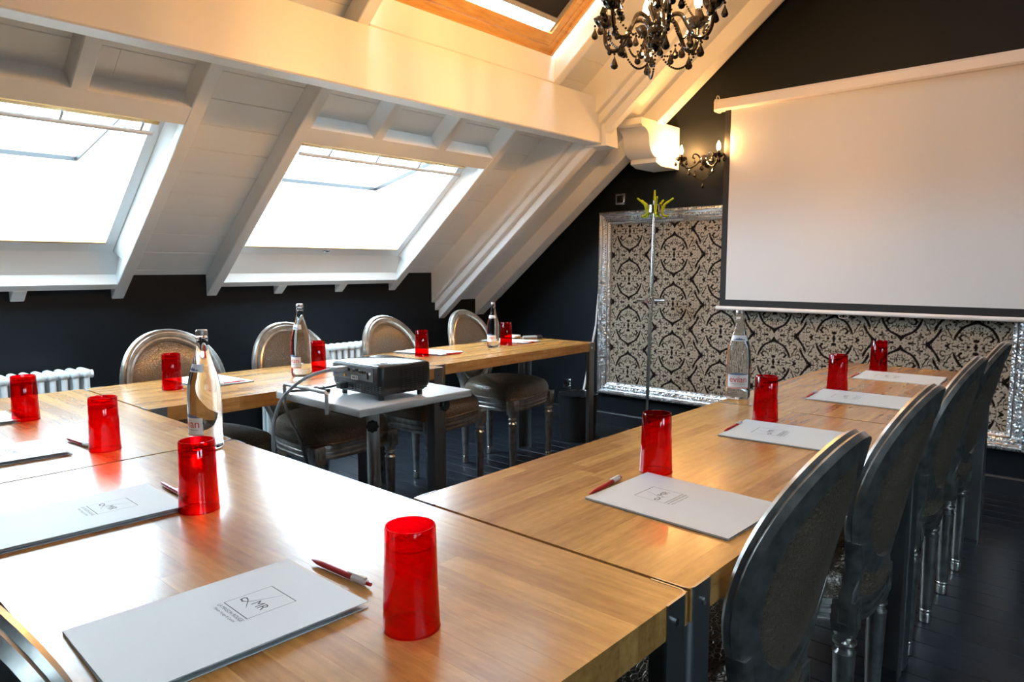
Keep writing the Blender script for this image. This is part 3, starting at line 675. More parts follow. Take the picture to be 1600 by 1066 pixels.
for x, y, r_, lb in ((-0.868, 0.402, -2.5, 'pale grey folder nearest the camera, logo square clearly readable'),
                     (-1.440, 0.412, -2.5, 'pale grey folder at the frame edge, second from the camera along the near tables'),
                     (-2.055, 0.400, -3, 'pale folder at the frame edge, third from the camera along the near tables'),
                     (-2.575, 0.415, -3, 'sliver of pale folder at the frame edge beside the tumbler before the short radiator'),
                     (-0.638, 1.215, 90 - 3, 'grey folder at the front of the chair row, its red pen just beyond its corner'),
                     (-0.690, 1.905, 90 + 4, 'grey folder on the chair side, next to the bottle under the screen'),
                     (-0.700, 2.605, 90 + 2, 'grey folder in the chair row, third away, between second and third chairs'),
                     (-0.718, 3.215, 90 + 2, 'grey folder farthest along the chair row, before the patterned panel'),
                     (-2.790, 1.285, -90 + 4, 'white folder behind the bottle closest to us, at the first window-side chair'),
                     (-2.800, 1.905, -90 + 8, 'white folder behind the projector cable, at the second window-side chair'),
                     (-2.850, 2.520, -90 + 14, 'white folder behind the projector top, at the third window-side chair'),
                     (-2.900, 3.240, -90 + 12, 'white folder at the far window-side chair, small bottle before it')): folder(x, y, r_, lb)

# ------------------------------------------------------------------ pens  (tip towards local -x)
def make_pen():
    t = empty('pen'); r_ = 0.0048
    ax = lambda prof: [((x, 0, r_ + 0.0002), q) for x, q in prof]
    def rod(prof, ma, n):
        p = ax(prof); return B().tube([a for a, _ in p], [q for _, q in p], 14).obj(n, ma, t, 40)
    rod([(-0.070, 0.0009), (-0.067, 0.0016), (-0.055, 0.0040), (-0.040, 0.0047), (0.030, 0.0048)], M['pen_red'], 'barrel')
    rod([(0.030, 0.0049), (0.056, 0.0047), (0.062, 0.0040)], M['pen_white'], 'upper_barrel')
    rod([(0.062, 0.0030), (0.070, 0.0028)], M['pen_red'], 'push_button')
    B().box((0.040, 0.0, 2 * r_ + 0.0022), (0.040, 0.0045, 0.0014), bev=0.0005).box((0.058, 0, 2 * r_), (0.004, 0.004, 0.005)).obj('clip', M['pen_white'], t, 40)
    return t
pen0 = make_pen(); pu = [False]
def pen(tip, tail, label, z=TZ + 0.0006):
    c = pen0 if not pu[0] else copy_tree(pen0); pu[0] = True
    a = math.atan2(tail[1] - tip[1], tail[0] - tip[0]); c.location = ((tip[0] + tail[0]) / 2, (tip[1] + tail[1]) / 2, z); c.rotation_euler = (0, 0, a)
    tag(c, label, 'pen', 'red and white ballpoint pens')
for a, b, lb in (((-0.934, 0.582), (-0.800, 0.589), 'red pen between the nearest folder and the nearest tumbler'),
                 ((-1.523, 0.590), (-1.385, 0.585), 'red pen partly behind the tumbler before the nearest bottle'),
                 ((-2.105, 0.583), (-1.972, 0.597), 'red pen beside the tumbler standing in the window glare'),
                 ((-2.66, 0.585), (-2.54, 0.59), 'red pen half hidden by the tumbler before the short radiator'),
                 ((-0.800, 1.135), (-0.815, 1.268), 'red pen at the corner of the front folder of the chair row'),
                 ((-0.838, 1.830), (-0.846, 1.965), 'red pen at the folder beside the label-facing bottle'),
                 ((-0.850, 2.505), (-0.858, 2.640), 'red pen at the third folder of the chair row'),
                 ((-0.875, 3.105), (-0.873, 3.240), 'red pen at the farthest folder of the chair row'),
                 ((-2.660, 1.375), (-2.650, 1.245), 'red pen in front of the first window-side folder'),
                 ((-2.675, 2.600), (-2.705, 2.470), 'red pen along the edge of the folder behind the projector'),
                 ((-2.745, 3.290), (-2.770, 3.160), 'red pen in front of the far window-side folder')): pen(a, b, lb)
# odds and ends at the end of the far table
B().box((0, 0, 0.006), (0.07, 0.10, 0.012), bev=0.002).obj('case', M['white_plastic'])
o = bpy.data.objects['case']; o.location = (-3.01, 3.385, TZ + 0.0095); o.rotation_euler = (0, 0, 0.3); tag(o, 'small white box lying on the far window-side folder', 'box')
mk = empty('marker_pen', (-2.93, 3.475, TZ + 0.001), 1.2)
B().cyl((-0.06, 0, 0.009), (0.035, 0, 0.009), 0.009).obj('barrel', M['grey'], mk); B().cyl((0.035, 0, 0.009), (0.07, 0, 0.009), 0.0098).obj('cap', M['black'], mk)
tag(mk, 'thick grey marker pen with black cap at the far table end', 'marker', 'markers at the table end')
mk2 = copy_tree(mk); mk2.location = (-2.895, 3.44, TZ + 0.001); mk2.rotation_euler = (0, 0, 1.0); mk2['label'] = 'front one of the two thick markers lying at the far table end'
mk['label'] = 'rear one of the two thick markers lying at the far table end'

# ------------------------------------------------------------------ projector on its trolley
tx0, tx1, ty0, ty1, tz = -2.167, -1.696, 1.228, 1.695, 0.78
tr = tag(empty('projector_trolley', (-1.915, 1.44, 0)), 'grey projector trolley with a wire rail and single column, inside the tables', 'trolley')
def loc(p): return Vector(p) - Vector((-1.915, 1.44, 0))
cxm, cym = (tx0 + tx1) / 2, (ty0 + ty1) / 2
B().box(loc((cxm, cym, tz - 0.001)), (tx1 - tx0 - 0.004, ty1 - ty0 - 0.004, 0.002)).obj('shelf', M['trolley'], tr, 0)
B().box(loc((cxm, cym, tz - 0.0125)), (tx1 - tx0, ty1 - ty0, 0.021), bev=0.002).obj('shelf_edge', M['trolley_edge'], tr, 30)
hb = []
for p in ((-2.10, tz - 0.035), (-2.10, tz + 0.028), (-2.094, tz + 0.034), (-1.862, tz + 0.034), (-1.856, tz + 0.028), (-1.856, tz - 0.035)): hb.append(loc((p[0], ty0 - 0.007, p[1])))
B().tube(hb, 0.006, 10).obj('wire_rail', M['pole_grey'], tr)
B().box(loc((-1.915, 1.44, tz - 0.03)), (0.16, 0.30, 0.012), bev=0.002).box(loc((-1.80, 1.27, tz - 0.028)), (0.14, 0.05, 0.008)).obj('bracket', M['black'], tr, 30)
B().tube([loc((-1.915, 1.44, 0.09)), loc((-1.915, 1.44, tz - 0.024))], 0.022, 24).obj('column', M['pole_grey'], tr)
def knob(c, d, n='knob'):
    b = B(); d = Vector(d).normalized(); u = d.cross(Vector((0, 0, 1))).normalized(); v_ = d.cross(u); lo = []
    for k_, (h, s_) in enumerate(((0, 0.85), (0.004, 1), (0.014, 1), (0.018, 0.8))):
        lo.append([Vector(c) + d * h + (u * math.cos(2 * math.pi * i / 32) + v_ * math.sin(2 * math.pi * i / 32)) * 0.020 * s_ * (1 + 0.08 * math.cos(8 * 2 * math.pi * i / 32)) for i in range(32)])
    b.loft(lo); return b.obj(n, M['black'], tr, 40)
knob(loc((-1.900, 1.427, 0.668)), (0.75, -0.66, 0)); knob(loc((-1.74, 1.60, 0.735)), (0.9, 0.1, 0))
ft = B().box(loc((-1.915, 1.44, 0.075)), (0.05, 0.42, 0.03), bev=0.004)
for s_ in (-1, 1): ft.box(loc((-1.915, 1.44 + 0.20 * s_, 0.075)), (0.42, 0.04, 0.03), bev=0.004)
ft = ft.obj('foot', M['pole_grey'], tr, 30)
for sx in (-1, 1):
    for sy in (-1, 1):
        b = B(); c = loc((-1.915 + 0.19 * sx, 1.44 + 0.20 * sy, 0.025)); b.cyl(c + Vector((0, -0.011, 0)), c + Vector((0, 0.011, 0)), 0.0248, seg=20).box(c + Vector((0, 0, 0.03)), (0.02, 0.03, 0.022)); b.obj('caster', M['black'], ft)
# projector
qx0, qx1, qy0, qy1, qz0, qz1 = -2.000, -1.738, 1.338, 1.552, tz + 0.016, tz + 0.112
pj = tag(empty('projector', ((qx0 + qx1) / 2, (qy0 + qy1) / 2, tz)), 'black video projector with its socket panel towards us, on the grey trolley', 'projector')
pl_ = lambda x, y_, z: Vector((x - (qx0 + qx1) / 2, y_ - (qy0 + qy1) / 2, z - tz))
def rrect(x0, x1, y0, y1, r_, z, n=5):
    out = []
    for cx2, cy2, a0 in ((x1 - r_, y0 + r_, -90), (x1 - r_, y1 - r_, 0), (x0 + r_, y1 - r_, 90), (x0 + r_, y0 + r_, 180)):
        for i in range(n + 1):
            a = R(a0 + 90 * i / n); out.append(pl_(cx2 + r_ * math.cos(a), cy2 + r_ * math.sin(a), z))
    return out
B().loft([rrect(qx0 + 0.02, qx1 - 0.02, qy0 + 0.014, qy1 - 0.014, 0.012, qz0), rrect(qx0 + 0.006, qx1 - 0.006, qy0 + 0.003, qy1 - 0.003, 0.018, qz0 + 0.016), rrect(qx0, qx1, qy0, qy1, 0.020, qz0 + 0.03), rrect(qx0, qx1, qy0, qy1, 0.020, qz1 - 0.010), rrect(qx0 + 0.003, qx1 - 0.003, qy0 + 0.003, qy1 - 0.003, 0.018, qz1 - 0.003)]).obj('body', M['dark_body'], pj, 35)
top = B().loft([rrect(qx0 + 0.003, qx1 - 0.003, qy0 + 0.003, qy1 - 0.003, 0.018, qz1 - 0.003), rrect(qx0 + 0.010, qx1 - 0.010, qy0 + 0.009, qy1 - 0.009, 0.014, qz1)]).obj('top_cover', M['black_gloss'], pj, 35)
B().cyl(pl_(-1.80, 1.40, qz1 - 0.001), pl_(-1.80, 1.40, qz1 + 0.002), 0.012, seg=24).box(pl_(-1.85, 1.50, qz1), (0.05, 0.012, 0.003)).obj('control_button', M['dark_grey'], top)
# socket panel
pp = B().box(pl_((qx0 + qx1) / 2 - 0.012, qy0 - 0.0005, qz1 - 0.030), (0.215, 0.003, 0.044)).obj('socket_panel', M['port_grey'], pj, 0)
for dx, dz, w_, h_ in ((-0.055, 0.008, 0.026, 0.010), (-0.020, 0.008, 0.018, 0.009), (0.012, 0.008, 0.014, 0.010), (0.045, 0.006, 0.026, 0.010), (0.083, -0.004, 0.006, 0.022)):
    B().box(pl_((qx0 + qx1) / 2 - 0.012 + dx, qy0 - 0.003, qz1 - 0.030 + dz), (w_, 0.004, h_), bev=0.001).obj('socket', M['black_gloss'], pp, 0)
for dx, dz, ma in ((-0.088, -0.008, 'vga_blue'), (-0.038, -0.012, 'rca'), (-0.035, 0.010, 'black_gloss'), (0.029, 0.010, 'black_gloss'), (0.068, 0.006, 'black_gloss'), (0.095, 0.004, 'white_plastic')):
    B().cyl(pl_((qx0 + qx1) / 2 - 0.012 + dx, qy0 - 0.001, qz1 - 0.030 + dz), pl_((qx0 + qx1) / 2 - 0.012 + dx, qy0 - 0.006, qz1 - 0.030 + dz), 0.0045, seg=14).obj('jack', M[ma], pp)
st = B().box(pl_((qx0 + qx1) / 2 + 0.0, qy0 - 0.0024, qz1 - 0.045), (0.036, 0.001, 0.014)).obj('sticker', M['white_plastic'], pp, 0)
b = B()
for dx in (-0.010, -0.006, -0.002, 0.002, 0.010): b.box(pl_((qx0 + qx1) / 2 + dx, qy0 - 0.0031, qz1 - 0.045), (0.0018, 0.0006, 0.007))
b.obj('print', M['ink'], st, 0)
# ventilation slots on two sides
b = B()
for i in range(11):
    z = qz0 + 0.012 + i * 0.0068
    for j in range(6): b.box(pl_(qx1 + 0.0002, 1.428 + j * 0.0185, z), (0.003, 0.0145, 0.0036))
b.obj('vent_grille', M['black'], pj, 0)
b = B()
for i in range(4):
    for j in range(15): b.box(pl_(qx0 + 0.03 + j * 0.0165, qy0 - 0.0002, qz0 + 0.013 + i * 0.0062), (0.009, 0.003, 0.0028))
b.obj('vent_grille', M['black'], pj, 0)
B().cyl(pl_(-1.93, qy1 - 0.002, qz0 + 0.052), pl_(-1.93, qy1 + 0.014, qz0 + 0.052), 0.032, seg=32).obj('lens', M['black_gloss'], pj)
for x_, y_ in ((qx1 - 0.03, qy0 + 0.025), (qx0 + 0.03, qy0 + 0.03), (qx1 - 0.03, qy1 - 0.03), (qx0 + 0.03, qy1 - 0.03)):
    B().cyl(pl_(x_, y_, tz + 0.0005), pl_(x_, y_, qz0 + 0.006), 0.009, seg=14).obj('foot', M['black'], pj)
def bez(pts, n=10):
    pts = [Vector(p) for p in pts]; out = []
    for i in range(len(pts) - 1):
        p0, p1, p2, p3 = pts[max(i - 1, 0)], pts[i], pts[i + 1], pts[min(i + 2, len(pts) - 1)]
        for k_ in range(n):
            t = k_ / n; out.append(0.5 * ((2 * p1) + (p2 - p0) * t + (2 * p0 - 5 * p1 + 4 * p2 - p3) * t * t + (-p0 + 3 * p1 - 3 * p2 + p3) * t ** 3))
    out.append(pts[-1]); return out
cb = B().tube(bez([(-1.935, 1.298, 0.869), (-1.962, 1.262, 0.860), (-1.985, 1.220, 0.841), (-2.012, 1.188, 0.808), (-2.040, 1.166, 0.762), (-2.060, 1.155, 0.690), (-2.066, 1.155, 0.600), (-2.060, 1.160, 0.45), (-2.04, 1.20, 0.20), (-2.02, 1.30, 0.04), (-2.02, 1.5, 0.008), (-2.2, 1.9, 0.008)]), 0.0055, 10).obj('video_cable', M['grey'])
B().box((-1.918, 1.314, 0.872), (0.034, 0.046, 0.017), bev=0.004).obj('plug', M['grey'], cb)
tag(cb, 'thick grey video cable looping from the projector socket down past the shelf', 'cable')
cb = B().tube(bez([(-1.930, 1.312, 0.818), (-1.965, 1.292, 0.808), (-2.02, 1.270, 0.797), (-2.075, 1.245, 0.790), (-2.085, 1.215, 0.785), (-2.045, 1.192, 0.748), (-1.995, 1.182, 0.704), (-1.932, 1.172, 0.658), (-1.900, 1.172, 0.600), (-1.885, 1.185, 0.50), (-1.88, 1.20, 0.25), (-1.88, 1.24, 0.03), (-1.87, 1.3, 0.006), (-1.7, 1.5, 0.006)]), 0.004, 8).obj('power_cable', M['black'])
B().box((-1.915, 1.320, 0.818), (0.028, 0.030, 0.020), bev=0.003).obj('plug', M['black'], cb)
tag(cb, 'thin black power cable hanging from the trolley shelf', 'cable')
rc = B().box((0, 0, 0.006), (0.075, 0.035, 0.012), bev=0.003).obj('remote_control', M['black_gloss']); rc.location = (-2.055, 1.335, tz + 0.0005); rc.rotation_euler = (0, 0, -0.25)
b = B()
for i in range(4): b.box((-0.024 + i * 0.014, 0, 0.0124), (0.008, 0.014, 0.001))
b.obj('buttons', M['grey'], rc, 0); tag(rc, 'small black remote control lying beside the projector', 'remote control')

# ------------------------------------------------------------------ radiators
def radiator(y0, n, label):
    pitch = 0.050; t = tag(empty('radiator', (X0 + 0.10, y0, 0)), label, 'radiator', 'white column radiators')
    for i in range(n):
        b = B(); yy = i * pitch
        for dx in (-0.045, 0.0, 0.045):
            b.tube([(dx, yy, 0.13), (dx, yy, 0.655)], 0.0145, 10)
        for zz in (0.125, 0.665):
            b.box((0, yy, zz), (0.128, 0.040, 0.046), bev=0.015)
        b.cyl((0, yy - 0.025, 0.13), (0, yy + 0.025, 0.13), 0.02, seg=12); b.cyl((0, yy - 0.025, 0.655), (0, yy + 0.025, 0.655), 0.02, seg=12)
        b.obj('column', M['radiator'], t, 45)
    for yy in (0.0, (n - 1) * pitch):
        B().box((0, yy, 0.052), (0.10, 0.022, 0.104), bev=0.004).obj('foot', M['radiator'], t)
    for zz in (0.13, 0.655): B().cyl((0, (n - 1) * pitch, zz), (0, (n - 1) * pitch + 0.042, zz), 0.021, seg=12).obj('end_plug', M['radiator'], t)
    B().cyl((0, -0.06, 0.13), (0, 0, 0.13), 0.012).cyl((0, -0.06, 0.10), (0, -0.06, 0.19), 0.016, seg=12).obj('valve', M['radiator'], t)
    return t
radiator(0.45, 16, 'white column radiator at the frame edge, behind the corner table')
radiator(2.21, 16, 'white column radiator between the second and third window-side chairs')

# ------------------------------------------------------------------ framed damask panel
fx0, fx1, fz0, fz1 = -3.055, -0.385, 0.245, 1.605
fr = tag(empty('framed_panel', ((fx0 + fx1) / 2, YG, 0)), 'huge silver-framed panel of beige and black damask leaning on the dark wall', 'framed panel')
ox = (fx0 + fx1) / 2
prof = [(0.0, 0.0), (0.0, 0.040), (0.006, 0.052), (0.018, 0.056), (0.026, 0.046), (0.030, 0.036), (0.036, 0.034), (0.050, 0.042), (0.060, 0.036), (0.068, 0.026), (0.074, 0.028), (0.082, 0.022), (0.088, 0.020), (0.092, 0.012), (0.092, 0.0)]
def rail(kind):
    def f(i_, d, t):
        if kind == 't': return (t[0] + (t[1] - t[0]) * 0, 0, 0)
    loops = []
    for e in (0, 1):
        lp = []
        for i_, d in prof:
            if kind == 'top': p = ((fx0 + i_) if e == 0 else (fx1 - i_), fz1 - i_)
            if kind == 'bottom': p = ((fx0 + i_) if e == 0 else (fx1 - i_), fz0 + i_)
            if kind == 'left': p = (fx0 + i_, (fz0 + i_) if e == 0 else (fz1 - i_))
            if kind == 'right': p = (fx1 - i_, (fz0 + i_) if e == 0 else (fz1 - i_))
            lp.append(Vector((p[0] - ox, -d - 0.002, p[1])))
        loops.append(lp)
    return B().loft(loops).obj('frame_rail', M['frame_silver'], fr, 30)
for k_ in ('top', 'bottom', 'left', 'right'): rail(k_)
def loop_strip(i_, d, r_, name, ma):
    a, b_, c, d_ = fx0 + i_ - ox, fx1 - i_ - ox, fz0 + i_, fz1 - i_
    return B().tube([(a, -d, c), (b_, -d, c), (b_, -d, d_), (a, -d, d_), (a, -d, c)], r_, 8).obj(name, ma, fr)
loop_strip(0.030, 0.038, 0.0045, 'smooth_moulding', M['frame_smooth']); loop_strip(0.070, 0.030, 0.0055, 'smooth_moulding', M['frame_smooth'])
b = B(); i_ = 0.084
def beads(p, q, n):
    for k_ in range(n):
        t = (k_ + 0.5) / n; c = Vector(p).lerp(Vector(q), t); s_ = 0.0055
        vs_ = [b.bm.verts.new(c + Vector(v) * s_) for v in ((1, 0, 0), (-1, 0, 0), (0, -1, 0), (0, 0, 1), (0, 0, -1))]
        for f_ in ((0, 2, 3), (2, 1, 3), (1, 2, 4), (2, 0, 4)): b.bm.faces.new([vs_[z] for z in f_])
a, b_, c, d_ = fx0 + i_ - ox, fx1 - i_ - ox, fz0 + i_, fz1 - i_
beads((a, -0.023, c), (b_, -0.023, c), 170); beads((a, -0.023, d_), (b_, -0.023, d_), 170); beads((a, -0.023, c), (a, -0.023, d_), 80); beads((b_, -0.023, c), (b_, -0.023, d_), 80)
o = b.obj('bead_moulding', M['frame_smooth'], fr, 60); o['kind'] = 'stuff'
# carved leaves along the frame, small lumps of relief
b = B(); rnd = random.Random(3)
def lumps(p, q, n, ax):
    for k_ in range(n):
        c = Vector(p).lerp(Vector(q), (k_ + 0.5) / n); r_ = rnd.uniform(0.006, 0.010); a = rnd.uniform(0, 3.14)
        u_ = Vector((math.cos(a), 0, math.sin(a))) * r_ * 1.5; v_ = Vector((-math.sin(a), 0, math.cos(a))) * r_ * 0.7; t_ = Vector((0, -r_ * 0.8, 0))
        vs_ = [b.bm.verts.new(c + z) for z in (u_, v_, -u_, -v_, t_)]
        for f_ in ((0, 1, 4), (1, 2, 4), (2, 3, 4), (3, 0, 4)): b.bm.faces.new([vs_[z] for z in f_])
for i_, d, n1_, n2_ in ((0.012, 0.053, 150, 74), (0.046, 0.040, 150, 74), (0.056, 0.038, 150, 74)):
    a, b_, c, d_ = fx0 + i_ - ox, fx1 - i_ - ox, fz0 + i_, fz1 - i_
    lumps((a, -d, c), (b_, -d, c), n1_, 0); lumps((a, -d, d_), (b_, -d, d_), n1_, 0); lumps((a, -d, c), (a, -d, d_), n2_, 1); lumps((b_, -d, c), (b_, -d, d_), n2_, 1)
o = b.obj('carved_leaves', M['frame_smooth'], fr, 40); o['kind'] = 'stuff'
# the damask: raised beige velvet motif over a dark ground, computed on one quarter of the repeat
RW, RH = 0.724, 0.345
LW = 1.0
def quarter(res=0.0012):
    global LW
    LW = 1.4
    nu, nv = int(RW / 2 / res) + 2, int(RH / 2 / res) + 2
    U, V = np.meshgrid(np.arange(nu) * res, np.arange(nv) * res, indexing='ij'); D = np.full(U.shape, 9.0)
    def seg(p, q, w0, w1):
        nonlocal D
        px, py = p; dx, dy = q[0] - px, q[1] - py; l2 = dx * dx + dy * dy + 1e-12
        w0 *= LW; w1 *= LW
        t = np.clip(((U - px) * dx + (V - py) * dy) / l2, 0, 1); d = np.hypot(U - px - t * dx, V - py - t * dy) - (w0 + (w1 - w0) * t); D = np.minimum(D, d)
    def line(pts, ws):
        if not isinstance(ws, (list, tuple)): ws = [ws] * len(pts)
        for i in range(len(pts) - 1): seg(pts[i], pts[i + 1], ws[i], ws[i + 1])
    def dot(p, r_): seg(p, p, r_, r_)
    def curl(cx2, cy2, r_, a0, a1, w0, w1, turns=9):
        pts = []
        for i in range(turns + 1):
            t = i / turns; a = R(a0 + (a1 - a0) * t); q = r_ * (1 - 0.45 * t); pts.append((cx2 + q * math.cos(a), cy2 + q * math.sin(a)))
        line(pts, [w0 + (w1 - w0) * i / turns for i in range(turns + 1)])
    # ogee outline of the medallion
    line([(0, 0.146), (0.012, 0.133), (0.030, 0.123), (0.052, 0.113), (0.070, 0.098), (0.083, 0.078), (0.094, 0.058), (0.101, 0.040), (0.104, 0.030)], [0.0065, 0.0060, 0.0042, 0.0040, 0.0046, 0.0050, 0.0046, 0.0030, 0.001])
    line([(0.118, 0.016), (0.126, 0.008), (0.136, 0.0)], [0.001, 0.003, 0.006]); line([(0.062, 0), (0.108, 0)], [0.0010, 0.0022]); dot((0.084, 0.006), 0.002)
    # outer brace
    line([(0.160, 0.118), (0.166, 0.098), (0.170, 0.078), (0.182, 0.055), (0.200, 0.030), (0.222, 0.006), (0.228, 0)], [0.001, 0.004, 0.0055, 0.004, 0.0042, 0.0068, 0.007]); line([(0.228, 0), (0.262, 0)], [0.003, 0.0008])
    # leaves round the small flower between two medallions
    line([(0.034, 0.1725), (0.040, 0.162), (0.056, 0.157), (0.078, 0.153), (0.100, 0.150), (0.116, 0.143), (0.124, 0.128)], [0.006, 0.005, 0.0036, 0.0034, 0.0042, 0.0036, 0.001]); dot((0, 0.155), 0.0045)
    line([(0.062, 0.142), (0.078, 0.138), (0.086, 0.129)], [0.001, 0.0022, 0.001]); curl(0.040, 0.139, 0.015, 200, -40, 0.0012, 0.0022)
    # heart of the medallion
    line([(0, 0), (0, 0.022)], [0.006, 0.0012]); line([(0, 0.004), (0.010, 0.004)], [0.002, 0.001]); dot((0, 0.036), 0.0058); dot((0.010, 0.038), 0.0030); dot((0.034, 0.0), 0.0052)
    curl(0.060, 0.046, 0.022, 170, -60, 0.001, 0.0046); curl(0.034, 0.066, 0.014, 20, 200, 0.001, 0.0018)
    line([(0.012, 0.062), (0.020, 0.080), (0.010, 0.098)], [0.0008, 0.0016, 0.0008]); dot((0.0, 0.078), 0.0025); dot((0.0, 0.100), 0.002)
    line([(0.050, 0.020), (0.058, 0.014)], [0.001, 0.002])
    # paisley leaf beside the medallion
    line([(0.112, 0.040), (0.120, 0.062), (0.134, 0.088), (0.146, 0.108)], [0.0007, 0.0016, 0.0018, 0.0008]); curl(0.150, 0.040, 0.018, 100, -150, 0.0012, 0.0020); line([(0.138, 0.046), (0.140, 0.070), (0.152, 0.090)], [0.0006, 0.0011, 0.0006])
    # palmette further out
    curl(0.196, 0.094, 0.016, -90, 160, 0.0010, 0.0018); curl(0.226, 0.062, 0.016, -60, 190, 0.0010, 0.0020); curl(0.260, 0.034, 0.014, -80, 170, 0.0010, 0.0020)
    line([(0.286, 0.0), (0.320, 0.0)], [0.0016, 0.004]); dot((0.300, 0.010), 0.0028)
    LW = 1.25; rnd = random.Random(11)
    for i in range(330):
        x, y_ = rnd.uniform(0, RW / 2), rnd.uniform(0, RH / 2)
        a = rnd.uniform(0, 360)
        if rnd.random() < 0.62: curl(x, y_, rnd.uniform(0.0035, 0.0068), a, a + rnd.choice((-1, 1)) * rnd.uniform(110, 230), 0.0005, 0.0013, 5)
        else: dot((x, y_), rnd.uniform(0.0010, 0.0021))
    return D, res
DQ, qres = quarter()
gx0, gx1, gz0, gz1 = fx0 + 0.088, fx1 - 0.088, fz0 + 0.088, fz1 - 0.088
gs = 0.0034; nx, nz = int((gx1 - gx0) / gs), int((gz1 - gz0) / gs)
xs = np.linspace(gx0, gx1, nx + 1); zs = np.linspace(gz0, gz1, nz + 1); XX, ZZ = np.meshgrid(xs, zs, indexing='ij')
def lat(px, pz):
    dx = (XX - px + RW / 2) % RW - RW / 2; dz = (ZZ - pz + RH / 2) % RH - RH / 2; return np.abs(dx), np.abs(dz)
a1, b1 = lat(-2.808, 1.115); a2, b2 = lat(-2.808 + RW / 2, 1.115 + RH / 2)
pick = (a1 / (RW / 2) + b1 / (RH / 2)) <= (a2 / (RW / 2) + b2 / (RH / 2)); ua = np.where(pick, a1, a2); va = np.where(pick, b1, b2)
dd = DQ[np.clip((ua / qres).round().astype(int), 0, DQ.shape[0] - 1), np.clip((va / qres).round().astype(int), 0, DQ.shape[1] - 1)]
h = np.clip((dd + 0.0003) / 0.0016, 0, 1)
rim = np.exp(-((dd - 0.0042) / 0.0022) ** 2)
base = np.array([0.31, 0.255, 0.195]); lite = np.array([0.50, 0.43, 0.35]); dark = np.array([0.008, 0.005, 0.005])
col = dark + (base - dark) * h[..., None]; col = col + (lite - base) * (0.65 * rim * h)[..., None]
co = np.stack([XX - ox, -(0.006 + 0.0025 * h), ZZ], -1).reshape(-1, 3)
I = np.arange((nx + 1) * (nz + 1)).reshape(nx + 1, nz + 1)
fa = np.stack([I[:-1, :-1], I[1:, :-1], I[1:, 1:], I[:-1, 1:]], -1).reshape(-1, 4)
me = bpy.data.meshes.new('damask'); me.vertices.add(len(co)); me.vertices.foreach_set('co', co.ravel()); me.loops.add(fa.size); me.loops.foreach_set('vertex_index', fa.ravel().astype(np.int32))
me.polygons.add(len(fa)); me.polygons.foreach_set('loop_start', np.arange(0, fa.size, 4, dtype=np.int32)); me.update(calc_edges=True)
ca = me.color_attributes.new('dye', 'FLOAT_COLOR', 'POINT'); ca.data.foreach_set('color', np.concatenate([col.reshape(-1, 3), np.ones((len(co), 1))], 1).ravel().astype(np.float32))
m = M['damask'] = mat('flocked_damask', (0.3, 0.25, 0.2), 0.85, Specular_IOR_Level=0.08); at = N(m, 'ShaderNodeAttribute', attribute_name='dye'); L(m, at.outputs['Color'], bsdf(m).inputs['Base Color'])
me.materials.append(m); me.shade_smooth(); link('damask_cloth', me, fr)

# ------------------------------------------------------------------ projection screen
sx0, sx1, sy, sz0, sz1 = -2.052, 0.02, 4.345, 0.945, 2.19
scn = tag(empty('projection_screen', ((sx0 + sx1) / 2, sy, sz0)), 'pull-down white projection screen with black border, hung before the damask panel', 'screen')
sl = lambda x, y_, z: Vector((x - (sx0 + sx1) / 2, y_ - sy, z - sz0))
cs = [(-0.030, -0.036), (0.028, -0.036), (0.036, -0.026), (0.036, 0.020), (0.026, 0.034), (-0.022, 0.034), (-0.034, 0.022), (-0.034, -0.028)]
B().prism([(a, c) for a, c in cs], sx0 - 0.045, sx1 + 0.045, lambda a, c, t: sl(t, sy - a, sz1 + 0.036 + c)).obj('case', M['screen_case'], scn, 30)
for xx in (sx0 - 0.060, sx1 + 0.045):
    e_ = B().prism([(a * 1.12, c * 1.12) for a, c in cs], xx, xx + 0.015, lambda a, c, t: sl(t, sy - a, sz1 + 0.036 + c)).obj('end_cap', M['screen_case'], scn, 30)
    B().tube([sl(xx + 0.0075, sy + 0.02 * math.cos(a), sz1 + 0.082 + 0.018 * math.sin(a)) for a in [math.pi * 2 * i / 16 for i in range(17)]], 0.0028, 6, cap=False).obj('hanging_ring', M['screen_case'], e_)
def sheet(name, x0, x1, z0, z1, ma, dy=0.0, par=None, n=10):
    lo = []
    for yo in (0.0, 0.0012):
        lo.append([sl(x0, sy + dy + yo, z0), sl(x1, sy + dy + yo, z0), sl(x1, sy + dy + yo, z1), sl(x0, sy + dy + yo, z1)])
    return B().loft(lo).obj(name, ma, par or scn, 0)
fab = sheet('screen_cloth', sx0 + 0.040, sx1 - 0.040, sz0 + 0.045, sz1 + 0.01, M['screen'])
sheet('border', sx0, sx0 + 0.040, sz0, sz1 + 0.01, M['screen_border'], 0, fab); sheet('border', sx1 - 0.040, sx1, sz0, sz1 + 0.01, M['screen_border'], 0, fab); sheet('border', sx0 + 0.040, sx1 - 0.040, sz0, sz0 + 0.045, M['screen_border'], 0, fab)
B().cyl(sl(sx0 - 0.022, sy, sz0 - 0.010), sl(sx1 + 0.022, sy, sz0 - 0.010), 0.013, seg=14).obj('bottom_bar', M['screen_case'], scn)
hx = -1.283
B().tube([sl(hx + a, sy, z) for a, z in ((-0.018, sz0 - 0.022), (-0.028, sz0 - 0.030), (-0.022, sz0 - 0.040), (0.0, sz0 - 0.044), (0.022, sz0 - 0.040), (0.028, sz0 - 0.030), (0.018, sz0 - 0.022))], 0.0022, 6).obj('pull_handle', M['white_plastic'], scn)

